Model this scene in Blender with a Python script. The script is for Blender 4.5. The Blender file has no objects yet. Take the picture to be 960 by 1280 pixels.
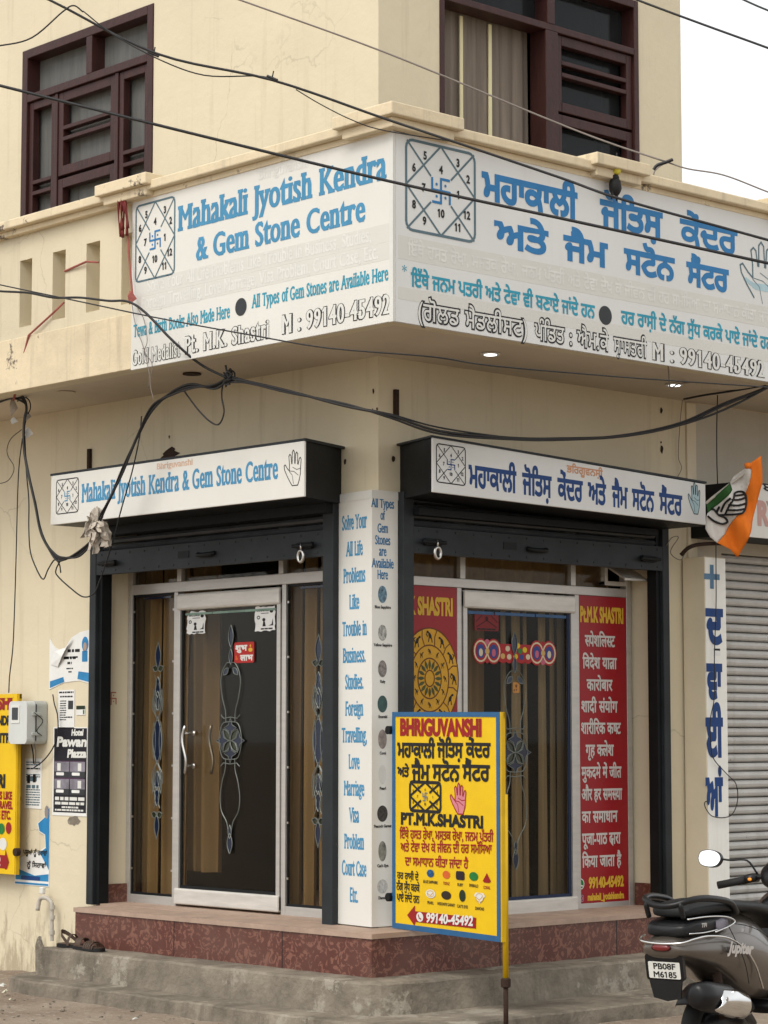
import bpy, math, random
import numpy as np
from mathutils import Vector, Matrix
from mathutils.geometry import delaunay_2d_cdt, interpolate_bezier

random.seed(7)
SC = bpy.context.scene
COL = SC.collection
R_ = math.radians
S = 1.16                       # whole place is scaled to real metres at the very end

# ------------------------------------------------------------------ camera
FPX, PITCH, YAW = 2959.26, 0.0946229, 0.0390178
CAM = Vector((9.02199, -8.30390, 1.52350))
_a = R_(135) + YAW
FW = Vector((math.cos(_a) * math.cos(PITCH), math.sin(_a) * math.cos(PITCH), math.sin(PITCH)))
RT = FW.cross(Vector((0, 0, 1))).normalized()
UP = RT.cross(FW)
cd = bpy.data.cameras.new('camera')
cam = bpy.data.objects.new('camera', cd)
COL.objects.link(cam)
cd.sensor_fit = 'VERTICAL'
cd.sensor_height = 36.0
cd.lens = FPX / 1280 * 36.0
cd.clip_start = 0.1
cd.clip_end = 2000
cam.matrix_world = Matrix(((RT.x, UP.x, -FW.x, CAM.x), (RT.y, UP.y, -FW.y, CAM.y), (RT.z, UP.z, -FW.z, CAM.z), (0, 0, 0, 1)))
SC.camera = cam

# ------------------------------------------------------------------ sky, sun, exposure
SUN_DIR = Vector((0.22, -1.0, 1.15)).normalized()     # towards the sun
SUN_EL = math.asin(SUN_DIR.z)
SUN_AZ = math.atan2(SUN_DIR.x, SUN_DIR.y)
W = bpy.data.worlds.new('World')
SC.world = W
W.use_nodes = True
nt = W.node_tree
bg = nt.nodes['Background']
sky = nt.nodes.new('ShaderNodeTexSky')
sky.sky_type = 'NISHITA'
sky.sun_disc = False
sky.sun_elevation = SUN_EL
sky.sun_rotation = SUN_AZ
sky.air_density = 1.0
sky.dust_density = 4.0
sky.ozone_density = 1.0
hs = nt.nodes.new('ShaderNodeHueSaturation')           # overcast: the blue is veiled by cloud
hs.inputs['Saturation'].default_value = 0.10
nt.links.new(sky.outputs[0], hs.inputs['Color'])
cl = nt.nodes.new('ShaderNodeMix'); cl.data_type = 'RGBA'      # an even layer of high cloud in front of it
cl.inputs[0].default_value = 0.62
cl.inputs[7].default_value = (5.2, 5.28, 5.3, 1)
nt.links.new(hs.outputs[0], cl.inputs[6])
nt.links.new(cl.outputs[2], bg.inputs[0])
bg.inputs[1].default_value = 0.115
sl = bpy.data.lights.new('sun', 'SUN')
sl.energy = 0.66
sl.angle = R_(24)
sl.color = (1.0, 0.93, 0.82)
so = bpy.data.objects.new('sun', sl)
COL.objects.link(so)
so.rotation_euler = SUN_DIR.to_track_quat('Z', 'Y').to_euler()
so.location = (0, -5, 12)
SC.view_settings.view_transform = 'Standard'
SC.view_settings.look = 'None'
SC.view_settings.gamma = 1
SC.view_settings.use_curve_mapping = False
SC.view_settings.exposure = 1.08

# ------------------------------------------------------------------ geometry of a sight line (for placing wires and lettering on their real planes)
def ray(x, y):
    return FW + RT * ((x - 480) / FPX) - UP * ((y - 640) / FPX)
def onL(x, y, d=0):            # on the left front, d in front of the wall (plane y = -d)
    r = ray(x, y); return CAM + r * ((-d - CAM.y) / r.y)
def onR(x, y, d=0):            # on the right front (plane x = d)
    r = ray(x, y); return CAM + r * ((d - CAM.x) / r.x)
def onZ(x, y, z=0):
    r = ray(x, y); return CAM + r * ((z - CAM.z) / r.z)
def onD(x, y, d):
    return CAM + ray(x, y) * d

# ------------------------------------------------------------------ materials
def lin(c):
    if isinstance(c, str):
        c = tuple(int(c[i:i + 2], 16) / 255 for i in (0, 2, 4))
    return tuple(v / 12.92 if v <= 0.04045 else ((v + 0.055) / 1.055) ** 2.4 for v in c)
MATS = {}
def newmat(name):
    m = bpy.data.materials.new(name)
    m.use_nodes = True
    MATS[name] = m
    return m, m.node_tree.nodes, m.node_tree.links, m.node_tree.nodes['Principled BSDF']
def noise(n, l, scale, detail=4, rough=0.6, stretch=None, coord='Object'):
    tc = n.new('ShaderNodeTexCoord')
    mp = n.new('ShaderNodeMapping')
    if stretch: mp.inputs['Scale'].default_value = stretch
    l.new(tc.outputs[coord], mp.inputs[0])
    t = n.new('ShaderNodeTexNoise')
    t.inputs['Scale'].default_value = scale
    t.inputs['Detail'].default_value = detail
    t.inputs['Roughness'].default_value = rough
    l.new(mp.outputs[0], t.inputs['Vector'])
    return t
def ramp(n, l, src, a, b, ca=(0, 0, 0, 1), cb=(1, 1, 1, 1)):
    r = n.new('ShaderNodeValToRGB')
    r.color_ramp.elements[0].position = a
    r.color_ramp.elements[1].position = b
    r.color_ramp.elements[0].color = ca
    r.color_ramp.elements[1].color = cb
    l.new(src, r.inputs[0])
    return r
def mixc(n, l, fac, a, b):
    m = n.new('ShaderNodeMix')
    m.data_type = 'RGBA'
    if hasattr(fac, 'links'): l.new(fac, m.inputs[0])
    else: m.inputs[0].default_value = fac
    for s, v in ((6, a), (7, b)):
        if hasattr(v, 'links'): l.new(v, m.inputs[s])
        else: m.inputs[s].default_value = (*v, 1)
    return m.outputs[2]
def mul(c, k): return tuple(v * k for v in c)
def surf(name, col, rough=0.6, var=0.12, vscale=6, spec=0.4, metal=0.0, bump=0.0, bscale=60, spots=None, streak=None, grime=None, stretch=None, cracks=0):
    """col linear; var = brightness variation; spots/streak = (colour, amount, scale)"""
    m, n, l, b = newmat(name)
    t = noise(n, l, vscale, 5, 0.65, stretch)
    r = ramp(n, l, t.outputs['Fac'], 0.3, 0.7)
    c = mixc(n, l, r.outputs[0], mul(col, 1 - var), mul(col, 1 + var))
    if streak:
        sc, amt, s = streak
        t2 = noise(n, l, s, 6, 0.7, (6, 6, 0.35))
        r2 = ramp(n, l, t2.outputs['Fac'], 0.55, 0.8, (0, 0, 0, 1), (amt, amt, amt, 1))
        c = mixc(n, l, r2.outputs[0], c, sc)
    if spots:
        sc, lo, s = spots
        t3 = noise(n, l, s, 8, 0.7)
        r3 = ramp(n, l, t3.outputs['Fac'], lo, lo + 0.04)
        c = mixc(n, l, r3.outputs[0], c, sc)
    if grime:                                     # splash dirt and flaking near the foot of a wall: (colour, height)
        gc, h = grime
        tc = n.new('ShaderNodeTexCoord')
        sp = n.new('ShaderNodeSeparateXYZ')
        l.new(tc.outputs['Object'], sp.inputs[0])
        t4 = noise(n, l, 5, 8, 0.7, (3, 3, 0.8))
        ma = n.new('ShaderNodeMath'); ma.operation = 'MULTIPLY_ADD'
        l.new(t4.outputs['Fac'], ma.inputs[0]); ma.inputs[1].default_value = h * 2.4
        ma.inputs[2].default_value = -h * 0.75
        sb = n.new('ShaderNodeMath'); sb.operation = 'SUBTRACT'
        l.new(ma.outputs[0], sb.inputs[0]); l.new(sp.outputs['Z'], sb.inputs[1])
        r4 = ramp(n, l, sb.outputs[0], 0.0, 0.25, (0, 0, 0, 1), (0.75, 0.75, 0.75, 1))
        c = mixc(n, l, r4.outputs[0], c, gc)
    if cracks:
        tc = n.new('ShaderNodeTexCoord')
        tw = noise(n, l, 3, 4, 0.6)
        ad = n.new('ShaderNodeMix'); ad.data_type = 'VECTOR'
        ad.inputs[0].default_value = 0.22
        l.new(tc.outputs['Object'], ad.inputs[4]); l.new(tw.outputs['Color'], ad.inputs[5])
        vo = n.new('ShaderNodeTexVoronoi'); vo.feature = 'DISTANCE_TO_EDGE'; vo.inputs['Scale'].default_value = 0.85
        l.new(ad.outputs[1], vo.inputs['Vector'])
        rv = ramp(n, l, vo.outputs['Distance'], 0.0, 0.0035, (1, 1, 1, 1), (0, 0, 0, 1))
        tm = noise(n, l, 0.9, 3)
        rm = ramp(n, l, tm.outputs['Fac'], 0.50, 0.60, (0, 0, 0, 1), (cracks,) * 3 + (1,))
        mm = n.new('ShaderNodeMath'); mm.operation = 'MULTIPLY'
        l.new(rv.outputs[0], mm.inputs[0]); l.new(rm.outputs[0], mm.inputs[1])
        c = mixc(n, l, mm.outputs[0], c, mul(col, 0.35))
    l.new(c, b.inputs['Base Color'])
    b.inputs['Roughness'].default_value = rough
    b.inputs['Metallic'].default_value = metal
    b.inputs['Specular IOR Level'].default_value = spec
    if bump:
        t5 = noise(n, l, bscale, 6, 0.6)
        bp = n.new('ShaderNodeBump')
        bp.inputs['Strength'].default_value = bump
        bp.inputs['Distance'].default_value = 0.01
        l.new(t5.outputs['Fac'], bp.inputs['Height'])
        l.new(bp.outputs[0], b.inputs['Normal'])
    return m
def paint(name, hexc, rough=0.5, var=0.06, spec=0.3, **k):
    return surf(name, mul(lin(hexc), 0.80), rough, var, 9, spec, **k)

M = {}
CREAM = (0.625, 0.555, 0.405)
M['wall'] = surf('cream_wall_paint', CREAM, 0.75, 0.05, 1.3, 0.2, bump=0.35, bscale=16, streak=((0.36, 0.30, 0.20), 0.55, 1.5), grime=((0.33, 0.27, 0.18), 0.75), cracks=0.4)
M['wall2'] = surf('cream_jamb_paint', (0.62, 0.52, 0.38), 0.75, 0.08, 2.5, 0.2, bump=0.3, bscale=20, streak=((0.36, 0.29, 0.2), 0.5, 1.4), grime=((0.20, 0.085, 0.07), 0.62))
M['coping'] = surf('coping_paint', (0.66, 0.56, 0.39), 0.8, 0.10, 4, 0.2, bump=0.4, bscale=25, spots=((0.16, 0.13, 0.10), 0.61, 4), streak=((0.20, 0.165, 0.12), 0.6, 1.6))
M['soffit'] = surf('soffit_paint', (0.56, 0.49, 0.39), 0.8, 0.06, 2, 0.2, bump=0.2, bscale=14)
M['nwall'] = surf('neighbour_wall_paint', (0.50, 0.46, 0.38), 0.8, 0.08, 1.6, 0.2, bump=0.3, bscale=14, streak=((0.36, 0.33, 0.28), 0.5, 1.0))
M['npil'] = surf('neighbour_pillar_paint', (0.68, 0.60, 0.45), 0.75, 0.05, 2, 0.2, bump=0.25, bscale=14)
M['nwhite'] = surf('white_distemper', (0.80, 0.79, 0.74), 0.7, 0.05, 3, 0.2, bump=0.2, bscale=16, streak=((0.5, 0.47, 0.4), 0.35, 1.4))
M['sign'] = surf('white_flex_sheet', (0.66, 0.65, 0.605), 0.45, 0.03, 1.4, 0.35, streak=((0.55, 0.51, 0.42), 0.25, 0.9))
M['sign2'] = surf('white_flex_sheet_grey', (0.64, 0.645, 0.625), 0.45, 0.03, 1.4, 0.35, streak=((0.50, 0.48, 0.42), 0.25, 0.9))
M['band'] = surf('faded_print_band', (0.605, 0.595, 0.55), 0.5, 0.03, 2, 0.3)
M['ghost'] = surf('faded_print_lettering', (0.665, 0.655, 0.62), 0.5, 0.1, 14, 0.3)
M['ghost2'] = surf('faded_orange_print', lin('C9A58C'), 0.5, 0.2, 14, 0.3)
M['ghost3'] = surf('faded_orange_print_gurmukhi', lin('C08A66'), 0.5, 0.15, 14, 0.3)
M['blue'] = paint('blue_print', '2C7DB8', var=0.10)
M['blueL'] = paint('light_blue_print', '4A94BE', var=0.12)
M['teal'] = paint('teal_print', '2F9DB8', var=0.15)
M['navy'] = paint('navy_print', '12407F', var=0.08)
M['navy2'] = paint('faded_blue_print', '3877A6', var=0.25)
M['black'] = paint('black_print', '1A1A1C', var=0.1)
M['dot'] = paint('charcoal_print', '34373A', var=0.1)
M['greyline'] = paint('grey_print', '5E7680', var=0.1)
M['white'] = paint('white_print', 'E6E6E0', var=0.03)
M['black_steel'] = surf('black_enamel_steel', (0.007, 0.008, 0.009), 0.5, 0.3, 6, 0.2, bump=0.1, bscale=30, spots=((0.10, 0.08, 0.06), 0.70, 16))
M['grey_steel'] = surf('grey_enamel_steel', (0.018, 0.021, 0.024), 0.5, 0.35, 3, 0.25, bump=0.1, bscale=30, spots=((0.13, 0.11, 0.09), 0.70, 20))
M['slat'] = surf('grey_shutter_slat', (0.040, 0.044, 0.048), 0.5, 0.3, 5, 0.35, spots=((0.11, 0.09, 0.07), 0.70, 14))
M['iron'] = surf('rusty_iron', (0.035, 0.02, 0.014), 0.8, 0.3, 30, 0.2, bump=0.4)
M['alu'] = surf('aluminium_section', (0.50, 0.48, 0.45), 0.42, 0.08, 5, 0.5, metal=0.55, stretch=(1, 1, 6))
M['alu2'] = surf('worn_aluminium_rail', (0.60, 0.575, 0.53), 0.5, 0.12, 4, 0.5, metal=0.35, stretch=(1, 1, 6))
M['chrome'] = surf('chrome', (0.75, 0.75, 0.74), 0.12, 0.02, 5, 0.5, metal=1)
M['steel'] = surf('brushed_steel', (0.55, 0.53, 0.5), 0.3, 0.05, 5, 0.5, metal=1)
M['wood'] = surf('maroon_painted_wood', lin('371C19'), 0.5, 0.25, 5, 0.35, bump=0.3, bscale=40, stretch=(5, 5, 1), spots=((0.35, 0.3, 0.26), 0.735, 14))
M['tile'] = None
M['concrete'] = surf('weathered_cement', (0.195, 0.168, 0.132), 0.9, 0.42, 4.2, 0.15, bump=1.0, bscale=34, grime=((0.075, 0.065, 0.052), 0.16), spots=((0.30, 0.27, 0.22), 0.58, 2.6), streak=((0.065, 0.056, 0.046), 0.85, 1.5))
M['granite'] = surf('threshold_stone', (0.36, 0.26, 0.20), 0.6, 0.15, 8, 0.3, bump=0.2)
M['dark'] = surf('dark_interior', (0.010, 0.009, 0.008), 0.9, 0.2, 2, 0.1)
M['curtain'] = surf('brown_curtain_cloth', (0.42, 0.305, 0.17), 0.9, 0.10, 2, 0.1, stretch=(3, 3, 0.3), bump=0.2, bscale=300)
M['curtain3'] = surf('beige_curtain_cloth', (0.52, 0.44, 0.31), 0.85, 0.08, 3, 0.1, stretch=(9, 9, 0.5))
M['curtain2'] = surf('grey_brown_curtain_cloth', (0.21, 0.175, 0.145), 0.85, 0.22, 2.5, 0.1, stretch=(10, 10, 0.4))
M['cstrip'] = surf('cream_curtain_edge', (0.72, 0.66, 0.42), 0.8, 0.05, 8, 0.1)
M['yellow'] = paint('yellow_sign_paint', 'F2C70A', rough=0.4, var=0.05)
M['yellow2'] = paint('yellow_angle_paint', 'D9AE12', rough=0.5, var=0.1, spots=((0.05, 0.03, 0.02), 0.66, 30))
M['bframe'] = paint('blue_frame_paint', '2C6391', rough=0.45, var=0.1)
M['redp'] = paint('dark_red_paint', '9C1418', rough=0.45, var=0.1)
M['redposter'] = paint('red_vinyl', '9E1F26', rough=0.35, var=0.06)
M['gold'] = paint('gold_print', 'D9A32B', var=0.1)
M['goldtext'] = paint('yellow_vinyl_lettering', 'E0B43A', var=0.08)
M['silver'] = paint('silver_vinyl_lettering', 'D3CEC8', var=0.06)
M['brown'] = paint('brown_print', '6B3A12', var=0.1)
M['pink'] = paint('pink_print', 'D98590', var=0.08)
M['paper'] = surf('poster_paper', (0.70, 0.70, 0.68), 0.7, 0.06, 10, 0.2)
M['paperblue'] = paint('poster_blue', '2A86BE', var=0.15)
M['paperblack'] = paint('poster_black', '191620', var=0.15)
M['papergrey'] = paint('poster_grey', '84808A', var=0.5)
M['paperpurple'] = paint('poster_purple', '4A2C48', var=0.3)
M['green'] = paint('green_print', '1E7A35', var=0.1)
M['orange'] = paint('orange_print', 'D8642A', var=0.1)
M['cable'] = surf('black_cable', (0.012, 0.012, 0.013), 0.5, 0.1, 20, 0.4)
M['cablegrey'] = surf('grey_cable', (0.20, 0.17, 0.15), 0.6, 0.1, 20, 0.3)
M['rag'] = surf('dirty_rag', (0.42, 0.37, 0.31), 0.9, 0.35, 16, 0.1, bump=0.5)
M['cord'] = surf('faded_red_cord', lin('9A5B54'), 0.9, 0.25, 12, 0.1)
M['chilli'] = surf('dried_chilli', lin('6E2420'), 0.6, 0.3, 12, 0.3)
M['meter'] = surf('grey_meter_plastic', (0.40, 0.42, 0.40), 0.45, 0.06, 6, 0.4)
M['meterlight'] = surf('pale_meter_plastic', (0.55, 0.57, 0.55), 0.45, 0.05, 6, 0.4)
M['lcd'] = surf('meter_window', (0.03, 0.035, 0.04), 0.2, 0.1, 6, 0.5)
M['pvc'] = surf('pvc_pipe', (0.42, 0.39, 0.34), 0.5, 0.15, 8, 0.4)
M['rubber'] = surf('black_rubber', (0.011, 0.011, 0.011), 0.7, 0.15, 12, 0.3, bump=0.2, bscale=80)
M['plastic'] = surf('black_plastic', (0.008, 0.008, 0.009), 0.35, 0.1, 8, 0.3)
M['vinyl'] = surf('black_seat_vinyl', (0.012, 0.013, 0.014), 0.5, 0.1, 8, 0.25, bump=0.15, bscale=200)
M['leather'] = surf('brown_leather', (0.06, 0.035, 0.022), 0.55, 0.2, 20, 0.4)
M['flagorange'] = paint('saffron_cloth', 'E8791F', rough=0.85, var=0.08)
M['flagwhite'] = paint('white_cloth', 'D8D4CE', rough=0.85, var=0.06)
M['flaggreen'] = paint('green_cloth', '2C5A2A', rough=0.85, var=0.12)
M['charm'] = surf('black_charm', (0.012, 0.012, 0.012), 0.6, 0.1, 30, 0.3, bump=0.5)
M['lemon'] = surf('lemon_peel', lin('C9BE3C'), 0.5, 0.15, 20, 0.4, bump=0.3)
M['lens'] = surf('blue_bevelled_glass', (0.008, 0.014, 0.036), 0.15, 0.3, 6, 0.5)
M['lens2'] = surf('green_bevelled_glass', (0.022, 0.028, 0.014), 0.2, 0.3, 6, 0.5)
M['came'] = surf('lead_came', (0.15, 0.165, 0.15), 0.38, 0.15, 9, 0.5, metal=0.25)
M['redlamp'] = surf('red_tail_lens', (0.14, 0.012, 0.012), 0.15, 0.05, 6, 0.6)
M['amber'] = surf('amber_switch', lin('FF9A30'), 0.3, 0.05, 6, 0.4)
M['litter'] = surf('litter_paper', (0.6, 0.58, 0.45), 0.7, 0.2, 20, 0.2)

# scooter paint: metallic bronze grey
m, n, l, b = newmat('bronze_metallic_paint')
b.inputs['Base Color'].default_value = (0.105, 0.088, 0.073, 1)
b.inputs['Metallic'].default_value = 0.55
b.inputs['Roughness'].default_value = 0.33
b.inputs['Coat Weight'].default_value = 0.6
b.inputs['Coat Roughness'].default_value = 0.06
M['bronze'] = m

# reddish patterned wall tile
m, n, l, b = newmat('maroon_leaf_tile')
t = noise(n, l, 15, 5, 0.6)
t.inputs['Distortion'].default_value = 2.6
r = ramp(n, l, t.outputs['Fac'], 0.53, 0.56)
c = mixc(n, l, r.outputs[0], lin('542A22'), lin('7A5042'))
t2 = noise(n, l, 3, 4)
r2 = ramp(n, l, t2.outputs['Fac'], 0.35, 0.8, (0, 0, 0, 1), (.45, .45, .45, 1))
c = mixc(n, l, r2.outputs[0], c, (0.16, 0.10, 0.075))
l.new(c, b.inputs['Base Color'])
b.inputs['Roughness'].default_value = 0.4
M['tile'] = m

# ground: trodden dirt over cement
m, n, l, b = newmat('dusty_ground')
t = noise(n, l, 1.3, 9, 0.68)
r = ramp(n, l, t.outputs['Fac'], 0.35, 0.66, (0.20, 0.145, 0.102, 1), (0.36, 0.295, 0.225, 1))
t2 = noise(n, l, 22, 6, 0.7)
r2 = ramp(n, l, t2.outputs['Fac'], 0.56, 0.64, (0, 0, 0, 1), (.6, .6, .6, 1))
c = mixc(n, l, r2.outputs[0], r.outputs[0], (0.43, 0.38, 0.31))
l.new(c, b.inputs['Base Color'])
b.inputs['Roughness'].default_value = 0.95
bp = n.new('ShaderNodeBump'); bp.inputs['Strength'].default_value = 0.8; bp.inputs['Distance'].default_value = 0.03
l.new(t2.outputs['Fac'], bp.inputs['Height']); l.new(bp.outputs[0], b.inputs['Normal'])
M['ground'] = m

def glass(name, tint, refl, film=0.0, filmcol=(0.3, 0.3, 0.3)):
    m, n, l, b = newmat(name)
    n.remove(b)
    out = n['Material Output']
    tr = n.new('ShaderNodeBsdfTransparent'); tr.inputs[0].default_value = (*tint, 1)
    gl = n.new('ShaderNodeBsdfGlossy'); gl.inputs['Roughness'].default_value = 0.03
    fr = n.new('ShaderNodeFresnel'); fr.inputs[0].default_value = refl
    mx = n.new('ShaderNodeMixShader')
    l.new(fr.outputs[0], mx.inputs[0]); l.new(tr.outputs[0], mx.inputs[1]); l.new(gl.outputs[0], mx.inputs[2])
    last = mx
    if film:
        df = n.new('ShaderNodeBsdfDiffuse'); df.inputs[0].default_value = (*filmcol, 1)
        t = noise(n, l, 3, 8, 0.7, (5, 5, 0.7))
        r = ramp(n, l, t.outputs['Fac'], 0.3, 0.8, (film * .6,) * 3 + (1,), (film,) * 3 + (1,))
        m2 = n.new('ShaderNodeMixShader')
        l.new(r.outputs[0], m2.inputs[0]); l.new(mx.outputs[0], m2.inputs[1]); l.new(df.outputs[0], m2.inputs[2])
        last = m2
    l.new(last.outputs[0], out.inputs[0])
    return m
M['glass'] = glass('tinted_door_glass', (0.80, 0.77, 0.71), 1.18, 0.012, (0.25, 0.24, 0.22))
M['dust_sheen'] = glass('dust_sheen_window_glass', (0.5, 0.5, 0.5), 1.3, 0.75, (0.20, 0.20, 0.19))  # grey film: dust streaks plus the sky's reflection put into the colour
M['dust_sheen2'] = glass('dark_window_glass', (0.4, 0.42, 0.44), 1.2, 0.12, (0.16, 0.17, 0.18))
m, n, l, b = newmat('lit_downlight')
b.inputs['Emission Color'].default_value = (1, 1, 1, 1)
b.inputs['Emission Strength'].default_value = 1.2
M['lamp'] = m
m, n, l, b = newmat('mirror_glass')
b.inputs['Base Color'].default_value = (0.9, 0.9, 0.9, 1); b.inputs['Metallic'].default_value = 1; b.inputs['Roughness'].default_value = 0.03
M['mirror'] = m

# ------------------------------------------------------------------ frames, mesh builder, objects
class Frame:
    def __init__(s, o, u, v, n):
        s.o, s.u, s.v, s.n = Vector(o), Vector(u), Vector(v), Vector(n)
    def P(s, u, v, d=0):
        return s.o + s.u * u + s.v * v + s.n * d
L = Frame((0, 0, 0), (1, 0, 0), (0, 0, 1), (0, -1, 0))
R = Frame((0, 0, 0), (0, 1, 0), (0, 0, 1), (1, 0, 0))
H = Frame((0, 0, 0), (1, 0, 0), (0, 1, 0), (0, 0, 1))
XYZ = H
def uv(F, x, y, d):                              # sight line -> (u, v) on a front
    p = onL(x, y, d) if F is L else onR(x, y, d)
    return (p.x, p.z) if F is L else (p.y, p.z)

def fill2d(loops):
    """union (non-zero winding) of oriented loops -> verts2d, faces"""
    V, E = [], []
    A, B = [], []
    for lp in loops:
        k = len(V); q = len(lp)
        if q < 3: continue
        for i, p in enumerate(lp):
            V.append(Vector((float(p[0]), float(p[1]))))
            E.append((k + i, k + (i + 1) % q))
            A.append(p); B.append(lp[(i + 1) % q])
    if not V: return [], []
    span = max(max(v.x for v in V) - min(v.x for v in V), max(v.y for v in V) - min(v.y for v in V))
    vo, eo, fo, *_ = delaunay_2d_cdt(V, E, [], 0, max(1e-7, span * 1e-6))
    A = np.array(A, float); B = np.array(B, float)
    C = np.array([((vo[f[0]] + vo[f[1]] + vo[f[2]]) / 3)[:] for f in fo])
    w = np.zeros(len(C), int)
    for s in range(0, len(C), 1500):
        c = C[s:s + 1500]
        py = c[:, 1][:, None]; px = c[:, 0][:, None]
        up = (A[None, :, 1] <= py) & (B[None, :, 1] > py)
        dn = (A[None, :, 1] > py) & (B[None, :, 1] <= py)
        cr = (B[None, :, 0] - A[None, :, 0]) * (py - A[None, :, 1]) - (px - A[None, :, 0]) * (B[None, :, 1] - A[None, :, 1])
        w[s:s + 1500] = (up & (cr > 0)).sum(1) - (dn & (cr < 0)).sum(1)
    return [v[:] for v in vo], [tuple(f) for f, k in zip(fo, w) if k != 0]

def area(lp):
    a = np.asarray(lp, float); b = np.roll(a, -1, 0)
    return 0.5 * float((a[:, 0] * b[:, 1] - b[:, 0] * a[:, 1]).sum())
def ccw(lp): return list(lp) if area(lp) > 0 else list(lp)[::-1]
def rect(u0, v0, u1, v1): return [(u0, v0), (u1, v0), (u1, v1), (u0, v1)]
def ell(cx, cy, rx, ry, k=20, a0=0): return [(cx + rx * math.cos(a0 + 2 * math.pi * i / k), cy + ry * math.sin(a0 + 2 * math.pi * i / k)) for i in range(k)]
def rrect(u0, v0, u1, v1, r, k=4):
    o = []
    for cx, cy, a in ((u1 - r, v0 + r, -90), (u1 - r, v1 - r, 0), (u0 + r, v1 - r, 90), (u0 + r, v0 + r, 180)):
        for i in range(k + 1):
            t = R_(a + 90 * i / k); o.append((cx + r * math.cos(t), cy + r * math.sin(t)))
    return o
def stroke(pts, w, closed=False):
    o = []
    n_ = len(pts)
    for i in range(n_ if closed else n_ - 1):
        a = pts[i]; b = pts[(i + 1) % n_]
        dx, dy = b[0] - a[0], b[1] - a[1]; q = math.hypot(dx, dy)
        if q < 1e-9: continue
        nx, ny = -dy / q * w / 2, dx / q * w / 2
        ex, ey = dx / q * w * .3, dy / q * w * .3
        o.append(ccw([(a[0] - ex - nx, a[1] - ey - ny), (b[0] + ex - nx, b[1] + ey - ny), (b[0] + ex + nx, b[1] + ey + ny), (a[0] - ex + nx, a[1] - ey + ny)]))
    return o
def smooth(pts, k=5):
    """Catmull-Rom through the points"""
    P = [Vector(p) for p in pts]
    if len(P) < 3: return P
    Q = [P[0] * 2 - P[1]] + P + [P[-1] * 2 - P[-2]]
    o = []
    for i in range(1, len(Q) - 2):
        a, b_, c_, d_ = Q[i - 1:i + 3]
        for j in range(k):
            t = j / k
            o.append(0.5 * ((2 * b_) + (c_ - a) * t + (2 * a - 5 * b_ + 4 * c_ - d_) * t * t + (3 * b_ - a - 3 * c_ + d_) * t ** 3))
    o.append(P[-1])
    return o

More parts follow.
